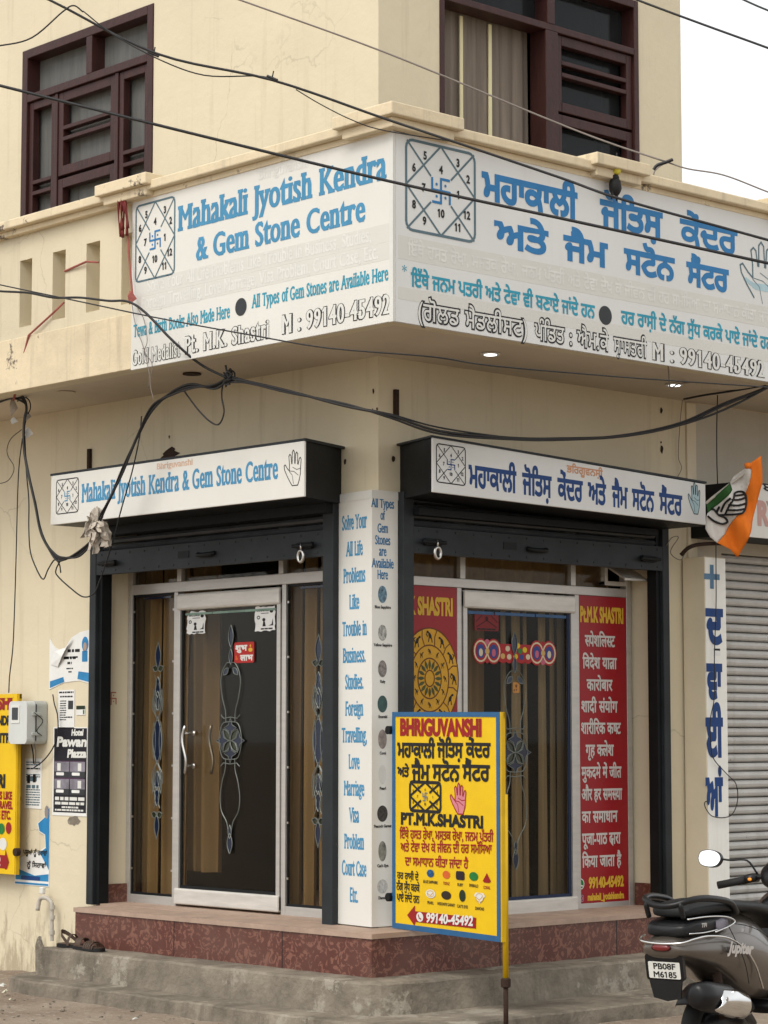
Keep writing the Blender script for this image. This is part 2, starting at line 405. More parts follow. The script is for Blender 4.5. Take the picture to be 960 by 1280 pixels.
LOCAL = False                  # True while a turned thing is built in its own axes
class MB:
    def __init__(s): s.v, s.f = [], []
    def add(s, verts, faces):
        k = len(s.v)
        s.v += [Vector(v) for v in verts]
        s.f += [tuple(i + k for i in f) for f in faces]
        return s
    def fbox(s, F, u0, u1, v0, v1, d0, d1):
        return s.add([F.P(u, v, d) for d in (d0, d1) for v in (v0, v1) for u in (u0, u1)],
                     [(0, 2, 3, 1), (4, 5, 7, 6), (0, 1, 5, 4), (2, 6, 7, 3), (0, 4, 6, 2), (1, 3, 7, 5)])
    def box(s, x0, x1, y0, y1, z0, z1): return s.fbox(H, x0, x1, y0, y1, z0, z1)
    def quad(s, *p): return s.add(p, [(0, 1, 2, 3)])
    def sheet(s, F, loops, d=0.0):
        v, f = fill2d(loops)
        return s.add([F.P(p[0], p[1], d) for p in v], f)
    def prism(s, F, loops, d0, d1):
        """loops: outer CCW, holes CW; front at d1"""
        v, f = fill2d(loops)
        s.add([F.P(p[0], p[1], d1) for p in v], f)
        s.add([F.P(p[0], p[1], d0) for p in v], [t[::-1] for t in f])
        for lp in loops:
            q = len(lp)
            s.add([F.P(*p, d0) for p in lp] + [F.P(*p, d1) for p in lp], [(i, (i + 1) % q, q + (i + 1) % q, q + i) for i in range(q)])
        return s
    def tube(s, pts, r, sides=6, cap=True):
        P = [Vector(p) for p in pts]
        rs = r if isinstance(r, (list, tuple)) else [r] * len(P)
        k = len(s.v); up = Vector((0, 0, 1))
        prev = None
        for i, p in enumerate(P):
            t = (P[min(i + 1, len(P) - 1)] - P[max(i - 1, 0)])
            t = t.normalized() if t.length > 1e-9 else Vector((0, 0, 1))
            if prev is None:
                a = t.cross(up) if abs(t.z) < 0.95 else t.cross(Vector((1, 0, 0)))
            else:
                a = prev - t * prev.dot(t)
                if a.length < 1e-6: a = t.cross(up)
            a.normalize(); prev = a
            b_ = t.cross(a)
            for j in range(sides):
                w = 2 * math.pi * j / sides
                s.v.append(p + (a * math.cos(w) + b_ * math.sin(w)) * rs[i])
        for i in range(len(P) - 1):
            for j in range(sides):
                j2 = (j + 1) % sides
                s.f.append((k + i * sides + j, k + (i + 1) * sides + j, k + (i + 1) * sides + j2, k + i * sides + j2))
        if cap:
            s.f.append(tuple(k + j for j in range(sides)))
            s.f.append(tuple(k + (len(P) - 1) * sides + j for j in reversed(range(sides))))
        return s
    def loft(s, rings, cap=True):
        k = len(s.v); q = len(rings[0])
        for rg in rings: s.v += [Vector(p) for p in rg]
        for i in range(len(rings) - 1):
            for j in range(q):
                j2 = (j + 1) % q
                s.f.append((k + i * q + j, k + i * q + j2, k + (i + 1) * q + j2, k + (i + 1) * q + j))
        if cap:
            s.f.append(tuple(k + j for j in reversed(range(q))))
            s.f.append(tuple(k + (len(rings) - 1) * q + j for j in range(q)))
        return s
    def ball(s, c, rx, ry, rz, seg=14, rings=8, jit=0):
        c = Vector(c)
        rg = []
        for i in range(1, rings):
            t = math.pi * i / rings
            rg.append([c + Vector((rx * math.sin(t) * math.cos(2 * math.pi * j / seg), ry * math.sin(t) * math.sin(2 * math.pi * j / seg), rz * math.cos(t))) * (1 + random.uniform(-jit, jit)) for j in range(seg)])
        s.loft(rg)
        return s
    def revolve(s, prof, o, ax, seg=24):
        """prof: (radius, along); o centre; ax axis"""
        o = Vector(o); ax = Vector(ax).normalized()
        a = ax.orthogonal().normalized(); b_ = ax.cross(a)
        rg = [[o + ax * h + (a * math.cos(2 * math.pi * j / seg) + b_ * math.sin(2 * math.pi * j / seg)) * r for j in range(seg)] for r, h in prof]
        return s.loft(rg)
    def build(s, name, mat, parent=None, bevel=0, smooth_=False, local=False, subd=0):
        me = bpy.data.meshes.new(name)
        off = Vector((0, 0, 0))
        if parent and not local and not LOCAL: off = rootloc(parent)
        me.from_pydata([(v - off)[:] for v in s.v], [], s.f)
        me.materials.append(M[mat] if isinstance(mat, str) else mat)
        me.validate()
        if smooth_:
            me.polygons.foreach_set('use_smooth', [True] * len(me.polygons))
        o = bpy.data.objects.new(name, me)
        COL.objects.link(o)
        if parent: o.parent = parent
        if bevel:
            md = o.modifiers.new('bevel', 'BEVEL'); md.width = bevel; md.segments = 2; md.limit_method = 'ANGLE'; md.angle_limit = R_(40)
        if subd:
            md = o.modifiers.new('subd', 'SUBSURF'); md.levels = subd; md.render_levels = subd
        return o
def rootloc(o):
    while o.parent: o = o.parent
    return o.location
def tag(o, label=None, cat=None, group=None, kind=None):
    if label: o['label'] = label
    if cat: o['category'] = cat
    if group: o['group'] = group
    if kind: o['kind'] = kind
    return o
def thing(name, label, cat, loc=(0, 0, 0), group=None, rz=0):
    o = bpy.data.objects.new(name, None)
    COL.objects.link(o)
    o.empty_display_size = 0.1
    o.location = loc; o.rotation_euler = (0, 0, rz)
    return tag(o, label, cat, group)
def solo(mb, name, mat, label, cat, group=None, **k):
    return tag(mb.build(name, mat, None, **k), label, cat, group)

# ------------------------------------------------------------------ lettering: outlines of the built-in font, laid out by hand
GL = {}
def raw(st):
    c = bpy.data.curves.new('g', 'FONT'); c.body = st; c.size = 1; c.resolution_u = 3
    o = bpy.data.objects.new('g', c); COL.objects.link(o)
    dg = bpy.context.evaluated_depsgraph_get()
    cv = o.evaluated_get(dg).to_curve(dg)
    loops = []
    for sp in cv.splines:
        pts = []
        bz = sp.bezier_points
        q = len(bz)
        for i in range(q):
            a, b_ = bz[i], bz[(i + 1) % q]
            ch = (b_.co - a.co)
            fl = abs(ch.cross(a.handle_right - a.co).z) + abs(ch.cross(b_.handle_left - a.co).z)
            if fl < 1e-5: pts.append(a.co[:2])
            else: pts += [p[:2] for p in interpolate_bezier(a.co, a.handle_right, b_.handle_left, b_.co, 6)[:-1]]
        cl = []
        for p in pts:
            if not cl or math.hypot(p[0] - cl[-1][0], p[1] - cl[-1][1]) > 1e-4: cl.append(p)
        if len(cl) > 2: loops.append(np.array(cl))
    o.evaluated_get(dg).to_curve_clear()
    bpy.data.objects.remove(o); bpy.data.curves.remove(c)
    return loops
LREF = None
def glyph(ch):
    global LREF
    if ch in GL: return GL[ch]
    if LREF is None: LREF = raw('l')[0][:, 0].min()
    if ch == ' ': GL[ch] = ([], 0.30); return GL[ch]
    lp = raw(ch)
    both = raw(ch + 'l')
    adv = both[-1][:, 0].min() - LREF
    if lp:
        big = max(lp, key=lambda a: abs(area(a)))
        if area(big) < 0: lp = [a[::-1] for a in lp]
    if ch == '1':
        a = lp[0]; x0, y1 = a[:, 0].min(), a[:, 1].max()
        lp = lp + [np.array(ccw([(x0 - .13, y1 - .17), (x0 + .02, y1 - .10), (x0 + .05, y1), (x0, y1), (x0 - .13, y1 - .10)]))]
    GL[ch] = (lp, adv)
    return GL[ch]
def clipx(lp, c):
    o = []
    for a in lp:
        r_ = []
        for i in range(len(a)):
            p, q = a[i], a[(i + 1) % len(a)]
            if p[0] <= c: r_.append(p)
            if (p[0] <= c) != (q[0] <= c):
                t = (c - p[0]) / (q[0] - p[0]); r_.append(p + (q - p) * t)
        if len(r_) > 2: o.append(np.array(r_))
    return o
XH = {}
def tall(lp, ch):
    """raise the x-height of a small letter, as display slab faces do"""
    if not ('a' <= ch <= 'z'): return lp
    if not XH: XH['x'] = max(a[:, 1].max() for a in glyph('x')[0]); XH['H'] = max(a[:, 1].max() for a in glyph('H')[0])
    x, H_ = XH['x'], XH['H'] * .76
    top = max(a[:, 1].max() for a in lp)
    o = []
    for a in lp:
        a = a.copy(); y = a[:, 1]
        hi = XH['H'] * 1.02
        a[:, 1] = np.where(y <= 0, y * .8, np.where(y <= x, y * H_ / x, H_ + (y - x) * (max(hi - H_, .01) / max(top - x, .05)) if top > x * 1.12 else y + (H_ - x)))
        o.append(a)
    return o
def layout(st, track=0.0, stretch=False):
    """-> loops in em units; Indic vowel signs reordered, half letters cut from full ones"""
    c = list(st)
    i = 0
    while i < len(c):                      # sihari / short i goes before its consonant cluster
        if c[i] in '\u0a3f\u093f':
            k = i - 1
            if c[k] in '\u0a3c\u093c': k -= 1
            while k >= 2 and c[k - 1] == '\u094d': k -= 2
            c.insert(k, c.pop(i))
        i += 1
    o = []; x = 0; i = 0
    while i < len(c):
        ch = c[i]
        lp, adv = glyph(ch)
        if stretch and lp: lp = tall(lp, ch)
        if i + 2 < len(c) and c[i + 1] == '\u094d':
            nx = c[i + 2]
            if nx == '\u0930':                     # tra
                o += [a + (x, 0) for a in lp]
                o += [np.array(q) for q in stroke([(x + adv - .12, .30), (x + adv * .25, .04)], .075)]
                x += adv + track; i += 3; continue
            if ch == '\u0926':                     # dva
                o += [a + (x, 0) for a in lp]
                g2 = glyph(nx)[0]
                o += [a * .62 + (x + adv * .42, -.10) for a in g2]
                x += adv * 1.12 + track; i += 3; continue
            k = adv - (.13 if ch != '\u0915' else .10)
            o += [a + (x, 0) for a in clipx(lp, k)]
            x += k + track; i += 2; continue
        o += [a + (x, 0) for a in lp]
        x += adv + (track if adv > 0.05 else 0); i += 1
    return o
def offset(a, d):
    if not d: return a
    p = np.roll(a, 1, 0); q = np.roll(a, -1, 0)
    e1 = a - p; e2 = q - a
    e1 /= np.maximum(np.linalg.norm(e1, axis=1, keepdims=True), 1e-9); e2 /= np.maximum(np.linalg.norm(e2, axis=1, keepdims=True), 1e-9)
    n1 = np.stack([e1[:, 1], -e1[:, 0]], 1); n2 = np.stack([e2[:, 1], -e2[:, 0]], 1)
    m_ = n1 + n2
    k = np.maximum((m_ * m_).sum(1, keepdims=True), 0.6)
    return a + m_ * (2 * d / k)
CAPREF = {}
def capref(st):
    ch = next((c for c in st if c not in ' .:*()-,&0123456789'), 'H') if st else 'H'
    o = ord(ch)
    key = '\u0a2e' if 0x0a00 <= o < 0x0a80 else '\u092e' if 0x0900 <= o < 0x0980 else 'H'
    if key not in CAPREF: CAPREF[key] = max(a[:, 1].max() for a in glyph(key)[0])
    return CAPREF[key]
def text_loops(st, u0, u1, v0, h, bold=0.0, slab=0.0, track=0.0, italic=0.0, width=None):
    lo = layout(st, track, slab > 0)
    sy = h / capref(st)
    bd = bold * h
    xs0 = min(a[:, 0].min() for a in lo); xs1 = max(a[:, 0].max() for a in lo)
    rat = 1.0
    for _ in range(3):                       # weight follows the condensing, so counters stay open
        if width is None: sx = (u1 - u0 - 2 * bd * rat - slab * h * 0.4 * rat) / (xs1 - xs0)
        else: sx = width * sy
        rat = max(.40, min(1.0, sx / sy * 1.12))
    if width is not None: u0 = (u0 + u1 - (xs1 - xs0) * sx - 2 * bd * rat) / 2
    o = []
    off = np.array((u0 + bd * rat + slab * h * .2 * rat - xs0 * sx, v0))
    for a in lo:
        q = a * (sx / rat, sy)               # work in a space where weight is even, squeeze afterwards
        sl_ = []
        if slab:
            for i in range(len(q)):
                p, r_ = q[i], q[(i + 1) % len(q)]
                if abs(p[1] - r_[1]) < .012 * h and 0.03 * h < abs(p[0] - r_[0]) < 0.34 * h:
                    x0, x1 = sorted((p[0], r_[0])); y = p[1]
                    bottom = r_[0] > p[0]
                    if bottom and abs(y) < .03 * h or (not bottom and y > .55 * h):
                        e = slab * h * .5
                        hh = slab * h * .46
                        sl_.append(np.array(rect(x0 - e, y if bottom else y - hh, x1 + e, y + hh if bottom else y)))
        if bd:
            q2 = offset(q, bd)
            if slab: q2[:, 1] = q[:, 1] + (q2[:, 1] - q[:, 1]) * .22     # slab faces: heavy stems, light bars
            q = q2
        for z in [q] + [offset(s_, bd * .35) for s_ in sl_]:
            z = z * (rat, 1)
            if italic: z[:, 0] += z[:, 1] * italic
            o.append(z + off)
    return o
def words(loops_sets, F, d, name, mat, parent):
    mb = MB()
    for lo in loops_sets:
        if lo: mb.sheet(F, lo, d)
    return mb.build(name, mat, parent)
def text(F, st, u0, u1, v0, h, d, mat, parent, bold=0.05, slab=0.0, name='lettering', outline=None, **k):
    if outline:                                   # white letters with a dark outline: two layers of paint
        lo = text_loops(st, u0, u1, v0, h, bold, slab, **k)
        words([lo], F, d, name, outline, parent)
        lo = text_loops(st, u0 + h * .022, u1 - h * .022, v0 + h * .02, h * .97, bold - .085, slab * .7, **k)
        return words([lo], F, d + 0.0005, name, mat, parent)
    return words([text_loops(st, u0, u1, v0, h, bold, slab, **k)], F, d, name, mat, parent)

HAND = [(.38, 0), (.27, .12), (.13, .3), (.02, .47), (.0, .58), (.05, .61), (.15, .5), (.25, .42), (.25, .62), (.22, .84), (.27, .89), (.32, .85), (.355, .62), (.375, .62), (.38, .94), (.43, 1.0), (.48, .94), (.495, .62), (.515, .62), (.54, .89), (.59, .93), (.635, .88), (.63, .6), (.655, .58), (.71, .74), (.76, .77), (.795, .71), (.77, .5), (.76, .3), (.70, .12), (.64, 0)]
def hand_at(u0, u1, v0, v1): return [(u0 + x / .8 * (u1 - u0), v0 + y * (v1 - v0)) for x, y in HAND]
def palm_lines(u0, u1, v0, v1):
    f = lambda x, y: (u0 + x / .8 * (u1 - u0), v0 + y * (v1 - v0))
    return [[f(.25, .40), f(.38, .30), f(.44, .05)], [f(.26, .42), f(.45, .40), f(.66, .28)], [f(.40, .52), f(.58, .44), f(.75, .46)]]
def swastika(cu, cv, r):
    w = r * .22
    L_ = stroke([(cu, cv - r), (cu, cv + r)], w) + stroke([(cu - r, cv), (cu + r, cv)], w)
    L_ += stroke([(cu, cv + r), (cu + r * .95, cv + r)], w) + stroke([(cu + r, cv), (cu + r, cv - r * .95)], w)
    L_ += stroke([(cu, cv - r), (cu - r * .95, cv - r)], w) + stroke([(cu - r, cv), (cu - r, cv + r * .95)], w)
    for sx in (-1, 1):
        for sy in (-1, 1): L_.append(ell(cu + sx * r * .5, cv + sy * r * .5, r * .13, r * .13, 8))
    return L_
def yantra(F, u0, u1, v0, v1, d, parent, line='greyline', num='black', sw='blue', w=0.014, nums=True):
    um, vm = (u0 + u1) / 2, (v0 + v1) / 2
    a = rrect(u0, v0, u1, v1, (u1 - u0) * .09)
    r_ = min(u1 - u0, v1 - v0) * .135
    lo = stroke(a, w, True)
    for p in ((u0, v0), (u1, v0), (u0, v1), (u1, v1)):
        e = .30
        lo += stroke([(p[0] * .97 + um * .03, p[1] * .97 + vm * .03), (p[0] * e + um * (1 - e), p[1] * e + vm * (1 - e))], w * .75)
    lo += stroke([(um, v1), (u1, vm), (um, v0), (u0, vm)], w * .75, True)
    words([lo], F, d, 'birth_chart_lines', line, parent)
    words([swastika(um, vm, r_)], F, d + .0006, 'swastika_emblem', sw, parent)
    if nums:
        pos = {'5': (.27, .86), '4': (.5, .74), '3': (.75, .86), '6': (.11, .70), '2': (.90, .70), '7': (.25, .5), '1': (.75, .5), '8': (.11, .29), '12': (.88, .29), '9': (.26, .13), '10': (.5, .25), '11': (.74, .13)}
        sets = []
        hh = (v1 - v0) * .085
        for t_, (x, y) in pos.items():
            wd = hh * .62 * len(t_)
            cu, cv = u0 + x * (u1 - u0), v0 + y * (v1 - v0)
            sets.append(text_loops(t_, cu - wd / 2, cu + wd / 2, cv - hh / 2, hh, .06, width=.85))
        words(sets, F, d + .0006, 'house_number', num, parent)
def bars(F, rows, d, parent, mat, name='small_print', hfrac=1.0):
    """illegibly small print: rows of (u0, u1, v, h) broken into word-long dashes"""
    mb = MB()
    for (a, b_, v, h) in rows:
        x = a
        while x < b_ - h * .5:
            w = min(random.uniform(1.2, 4.5) * h, b_ - x)
            mb.fbox(F, x, x + w, v, v + h, d - .0006, d)
            x += w + h * .6
    return mb.build(name, mat, parent)

# =================================================================== ground and steps
GZ = 0.10
mb = MB()
N = 60
xs = sorted(set([-400, -120, -40, -15] + [(-6 + 12 * i / N) for i in range(N + 1)] + [15, 40, 120, 400]))
vv = [(x, y, GZ + (random.uniform(-.008, .008) if abs(x) < 6 and abs(y) < 6 else 0)) for y in xs for x in xs]
q = len(xs)
mb.add(vv, [(j * q + i, j * q + i + 1, (j + 1) * q + i + 1, (j + 1) * q + i) for j in range(q - 1) for i in range(q - 1)])
tag(mb.build('ground', 'ground', smooth_=True), kind='structure')

def lshape(x0, d, yr, rx, y1, rad, inner=0.02, k=7, left=None):
    """plan of a step that turns the corner: front at y=-d, right front at x=rx"""
    o = list(left) if left else [(x0, -inner), (x0, -d)]
    for i in range(k + 1):
        t = R_(-90 + 90 * i / k); o.append((rx - rad + rad * math.cos(t), -d + rad + rad * math.sin(t)))
    o += [(rx, y1), (-inner, y1), (-inner, -inner)]
    return ccw(o)
def jitter_step(loop, z0, z1, name):
    """cement step cast by hand: worn, slightly uneven arris"""
    pts = []
    for i in range(len(loop)):
        a, b_ = Vector(loop[i]), Vector(loop[(i + 1) % len(loop)])
        c_ = max(1, int((b_ - a).length / 0.09))
        for j in range(c_): pts.append(a + (b_ - a) * (j / c_))
    q_ = len(pts)
    nrm = []
    for i in range(q_):
        t = (pts[(i + 1) % q_] - pts[i - 1]); nrm.append(Vector((t.y, -t.x)).normalized())
    rings = []
    w1 = [random.uniform(-1, 1) for _ in range(q_)]
    for (dz, off, amp) in ((0, .012, .006), (.35, .006, .006), (.72, 0, .005), (.93, -.004, .004), (1, -.014, .006)):
        rings.append([(pts[i].x + nrm[i].x * (off + w1[i] * amp), pts[i].y + nrm[i].y * (off + w1[i] * amp), z0 + (z1 - z0) * dz + (w1[i - 3] * .003 if dz > .5 else 0)) for i in range(q_)])
    m_ = MB().loft(rings, cap=False)
    v, f = fill2d([[p[:2] for p in rings[-1]]])
    zz = {(round(p[0], 5), round(p[1], 5)): p[2] for p in rings[-1]}
    m_.add([(p[0], p[1], zz.get((round(p[0], 5), round(p[1], 5)), z1)) for p in v], f)
    o = m_.build(name, 'concrete')
    tag(o, kind='structure')
    return o
jitter_step(lshape(-2.49, .735, 0, .97, 3.2, .42, left=[(-2.50, -.02), (-2.49, -.45), (-2.36, -.66), (-2.1, -.735)]), GZ - .05, .18, 'lower_step')
jitter_step(lshape(-2.30, .50, 0, .52, 2.9, .24), .17, .335, 'upper_step')

# =================================================================== the shop building
B = thing('shop_building', 'two storey cream corner building with maroon window frames and a balcony wrapping the corner', 'building', (0, 0, 0))
wl = MB().prism(L, [rect(-7.5, .0, -.25, 7.6), rect(-3.335, 4.30, -1.965, 5.86)[::-1], rect(-2.42, .52, -.30, 2.80)[::-1]], -.25, 0)
wl.build('left_wall', 'wall', B).name = 'front_wall'
wr = MB().prism(R, [rect(0, 0, 2.476, 7.6), rect(.45, 4.30, 2.085, 5.86)[::-1], rect(.16, .52, 2.215, 2.80)[::-1]], -.25, 0)
wr.build('side_wall', 'wall', B)
MB().box(-7.5, -.25, 2.22, 2.476, 3.6, 7.6).build('end_wall', 'wall', B)
MB().box(-7.55, .05, -.05, 2.52, 7.6, 7.75).build('roof', 'coping', B)
# rooms behind the glass
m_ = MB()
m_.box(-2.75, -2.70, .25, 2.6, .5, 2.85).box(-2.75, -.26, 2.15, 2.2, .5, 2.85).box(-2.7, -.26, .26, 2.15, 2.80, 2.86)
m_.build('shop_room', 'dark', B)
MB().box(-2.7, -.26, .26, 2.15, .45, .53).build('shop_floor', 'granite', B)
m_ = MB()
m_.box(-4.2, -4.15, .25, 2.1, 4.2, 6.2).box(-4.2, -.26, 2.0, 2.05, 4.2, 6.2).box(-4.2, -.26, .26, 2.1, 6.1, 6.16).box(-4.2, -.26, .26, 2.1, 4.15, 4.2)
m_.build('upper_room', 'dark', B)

# plinth: tiled riser with a stone edge
pl_loop = lshape(-2.25, .287, 0, .263, 2.25, .004, k=2)
MB().prism(H, [pl_loop], .33, .525).build('plinth', 'tile', B)
for x in (-1.33, -.42): MB().fbox(L, x - .003, x + .003, .335, .524, .2865, .2885).build('tile_joint', 'dot', B)
for y in (.62, 1.53): MB().fbox(R, y - .003, y + .003, .335, .524, .2625, .2645).build('tile_joint', 'dot', B)
MB().prism(H, [lshape(-2.26, .296, 0, .272, 2.25, .004, k=2)], .525, .55).build('plinth_edge', 'granite', B, bevel=.004)
MB().box(-2.42, -.30, -.02, .40, .53, .552).build('threshold', 'granite', B)
MB().box(-.40, .02, .16, 2.215, .53, .552).build('threshold', 'granite', B)

# balcony: slab, parapet with slots, band, coping, pier caps
slab = ccw([(-7.5, -.695), (.86, -.695), (.86, 6.5), (0.0, 6.5), (0.0, 0.0), (-7.5, 0.0)])
MB().prism(H, [slab], 3.508, 3.60).build('balcony_slab', 'soffit', B)
slots = [(-2.95, -2.83), (-2.62, -2.50), (-2.293, -2.171), (-1.965, -1.84), (-1.64, -1.512), (-1.312, -1.19), (-3.28, -3.16), (-3.61, -3.49)]
MB().prism(L, [rect(-7.5, 3.505, .865, 4.41)] + [rect(a, 3.868, b_, 4.257)[::-1] for a, b_ in slots], .585, .70).build('parapet', 'wall', B)
MB().prism(R, [rect(-.585, 3.505, 6.5, 4.41)], .745, .865).build('parapet', 'wall', B)
MB().fbox(L, -7.5, -1.18, 3.50, 3.806, .70, .716).build('parapet_band', 'coping', B, bevel=.004)
m_ = MB()
m_.fbox(L, -7.5, .90, 4.405, 4.437, .56, .742).fbox(R, -.56, 6.5, 4.4055, 4.4365, .72, .905)
m_.build('coping_fillet', 'coping', B, bevel=.004)
m_ = MB()
m_.fbox(L, -7.5, .935, 4.437, 4.488, .54, .785).fbox(R, -.54, 6.5, 4.4375, 4.4875, .70, .948)
m_.build('coping', 'coping', B, bevel=.007)
def piercap(x0, x1, y0, y1):
    m_ = MB().box(x0 + .035, x1 - .035, y0 + .035, y1 - .035, 4.412, 4.462).box(x0, x1, y0, y1, 4.462, 4.524)
    m_.build('pier_cap', 'coping', B, bevel=.006)
piercap(-1.40, -.94, -.825, -.50)
piercap(.56, .99, -.825, -.34)
piercap(.62, .99, .62, 1.04)
piercap(.62, .99, 2.10, 2.56)
piercap(-4.6, -4.1, -.825, -.50)
# soffit downlights
for (x, y, lit) in ((613, 442, 1), (843, 480.5, 1), (83, 490, 0), (240, 467, 0)):
    p = onZ(x, y, 3.505)
    MB().revolve([(.040, .002), (.052, .0), (.052, -.006), (.042, -.006)], p, (0, 0, 1), 24).build('downlight', 'white' if lit else 'iron' if x == 240 else 'soffit', B)
    if lit: MB().revolve([(.001, -.004), (.033, -.004), (.033, .0)], p - Vector((0, 0, .005)), (0, 0, 1), 20).build('downlight_lamp', 'lamp', B)
# stubs of old steel and holes left in the plaster
MB().fbox(L, -2.565, -2.54, 3.09, 3.245, 0, .02).build('iron_stub', 'iron', B)
p = uv(R, 495, 487, 0.01); p2 = uv(R, 495, 522, 0.01)
MB().fbox(R, p[0] - .012, p[0] + .012, p2[1], p[1], 0, .022).build('iron_stub', 'iron', B)
def blob(F, x, y, rx, ry, d, k=18, jag=.35):
    u, v = uv(F, x, y, 0)
    return [(u + rx * (1 + random.uniform(-jag, jag)) * math.cos(2 * math.pi * i / k), v + ry * (1 + random.uniform(-jag, jag)) * math.sin(2 * math.pi * i / k)) for i in range(k)]
MB().sheet(L, [blob(L, 213, 568, .075, .035, 0)], .003).build('plaster_hole', 'iron', B)
for (x, y, r_) in ((212, 546, .006), (467, 489, .008), (466, 513, .006), (432, 577, .010), (96, 800, .004)): MB().sheet(L, [blob(L, x, y, r_, r_ * 1.8, 0, 8)], .003).build('plaster_hole', 'iron', B)
for (x, y, r_) in ((826, 513, .014), (827, 562, .016), (471, 511, .006), (491, 573, .012), (836, 928, .010), (826, 553, .006)): MB().sheet(R, [blob(R, x, y, r_, r_ * 1.3, 0, 9)], .003).build('plaster_hole', 'iron', B)
for x, y, rx, ry, k, jg in ((92, 1026, .055, .035, 14, .35), (50, 1195, .06, .11, 14, .25), (24, 998, .03, .02, 10, .35)):
    MB().sheet(L, [blob(L, x, y, rx, ry, 0, k, jg)], .002).build('bare_plaster_patch', 'concrete', B)
# the neighbouring ground floor is a building of its own
NB = thing('neighbour_shop', 'grey cream neighbouring shop on the right with a shuttered front and lettered pillar', 'building', (0, 2.6, 0))
MB().fbox(R, 2.478, 2.56, 0, 3.50, -.2, .012).build('pilaster', 'npil', NB)
MB().fbox(R, 2.562, 7, 2.62, 3.60, -.2, -.005).build('upper_wall', 'nwall', NB)
MB().box(-3.2, -.0005, 2.48, 7, 3.505, 3.60).build('roof_slab', 'coping', NB)
MB().fbox(R, 2.562, 2.80, 0, 2.62, -.2, -.002).build('jamb_wall', 'nwall', NB)
MB().box(-3, .0, 6.8, 7.0, 0, 3.5).build('far_wall', 'nwall', NB)
m_ = MB()
for i in range(46):
    z = .33 + i * .052
    m_.loft([[R.P(y, z + a, d) for a, d in ((0, -.055), (.005, -.022), (.012, -.014), (.026, -.010), (.041, -.014), (.047, -.022), (.052, -.055))] for y in (2.75, 4.2, 5.6)], cap=False)
sh = m_.build('roller_shutter', None or surf('galvanised_shutter', (0.50, 0.49, 0.465), 0.55, 0.12, 4, 0.4, metal=0.15, spots=((0.09, 0.055, 0.035), 0.665, 9), streak=((0.2, 0.16, 0.12), 0.4, 2)), NB)
MB().fbox(R, 2.75, 5.6, .30, .345, -.03, .0).build('shutter_bar', 'black_steel', sh)
# lettered pillar
MB().fbox(R, 2.42, 2.612, .18, 2.57, 0.013, .178).build('pillar', 'npil', NB, bevel=.004)
pw = MB().fbox(R, 2.424, 2.609, .18, 2.565, .178, .181).build('pillar_face', 'nwhite', NB)
def on_pillar(st, y0, y1, x0=883, x1=903, b_=.075, mat='navy'):
    (u0, v0), (u1, _) = uv(R, x0, y1, .181), uv(R, x1, y1, .181)
    v1 = uv(R, x0, y0, .181)[1]
    text(R, st, u0, u1, v0, (v1 - v0), .183, mat, pw, bold=b_)
for st, y0, y1, x0, x1 in (('ਦ', 763, 803, 882, 904), ('ਵਾ', 832, 872, 883, 903), ('ਈ', 900, 944, 882, 904), ('ਆਂ', 975, 1018, 882, 904)):
    on_pillar(st, y0, y1, x0, x1)
(u0, v0), (u1, v1) = uv(R, 880, 738, .181), uv(R, 899, 704, .181)
um, vm = (u0 + u1) / 2, (v0 + v1) / 2
words([stroke([(um, vm - .06), (um, vm + .06)], .034) + stroke([(u0 + .01, vm), (u1 - .01, vm)], .034)], R, .183, 'cross_emblem', paint('faded_cross_blue', '5C82A0', var=.1), pw)
u, v = uv(R, 896, 815, .181)
MB().fbox(R, u - .03, u + .03, v - .022, v + .022, .181, .1825).build('small_sticker', 'paper', pw)
MB().fbox(R, u - .028, u + .028, v + .008, v + .020, .1825, .183).build('small_sticker_print', 'black', pw)
# neighbour's sign box
MB().fbox(R, 2.5, 6.4, 2.69, 3.0, .015, .385).build('sign_box', 'black_steel', NB)
nf = MB().fbox(R, 2.52, 6.4, 2.68, 3.0, .385, .40).build('sign_face', 'sign', NB)
(u0, v0), (u1, _) = uv(R, 953, 614, .40), uv(R, 985, 616, .40)
text(R, 'ਬਾਲਾ ਜੀ', u0, u0 + .5, v0, .045, .402, 'black', nf)
text(R, 'RX', uv(R, 947, 655, .4)[0], uv(R, 947, 655, .4)[0] + .22, uv(R, 947, 655, .4)[1], .13, .402, paint('faded_red_print', 'CFA39A', var=.1), nf, bold=.08)
# horizontal conduit and bracket above the pillar
MB().tube(smooth([onR(851, 694, .1), onR(862, 684, .14), onR(880, 680, .16), onR(920, 679, .16)], 5), .012, 8).build('conduit', 'iron', NB, smooth_=True)

# ------------------------------------------------------------------- upper windows
def framebars(F, rects, d0, d1, name, mat, parent, bevel=.004):
    m_ = MB()
    for i, (a, b_, c_, d_) in enumerate(rects):
        e = .0008 * (i % 3)
        m_.fbox(F, a, b_, c_, d_, d0 + e, d1 + e)
    return m_.build(name, mat, parent, bevel=bevel)
w_ = framebars(L, [(-3.333, -3.275, 4.30, 5.858), (-2.022, -1.967, 4.30, 5.858), (-3.275, -2.022, 5.80, 5.858), (-3.275, -2.022, 5.515, 5.565), (-2.64, -2.58, 5.565, 5.80)], -.12, .008, 'window', 'wood', B)
MB().fbox(L, -3.275, -2.022, 5.565, 5.80, -.095, -.09).build('pane', 'dust_sheen', w_)
MB().fbox(L, -3.275, -2.022, 4.30, 5.515, -.085, -.08).build('pane', 'dust_sheen', w_)
framebars(L, [(-2.985, -2.955, 4.30, 5.515), (-2.355, -2.322, 4.30, 5.515)], -.10, -.004, 'window_mullion', 'wood', w_)
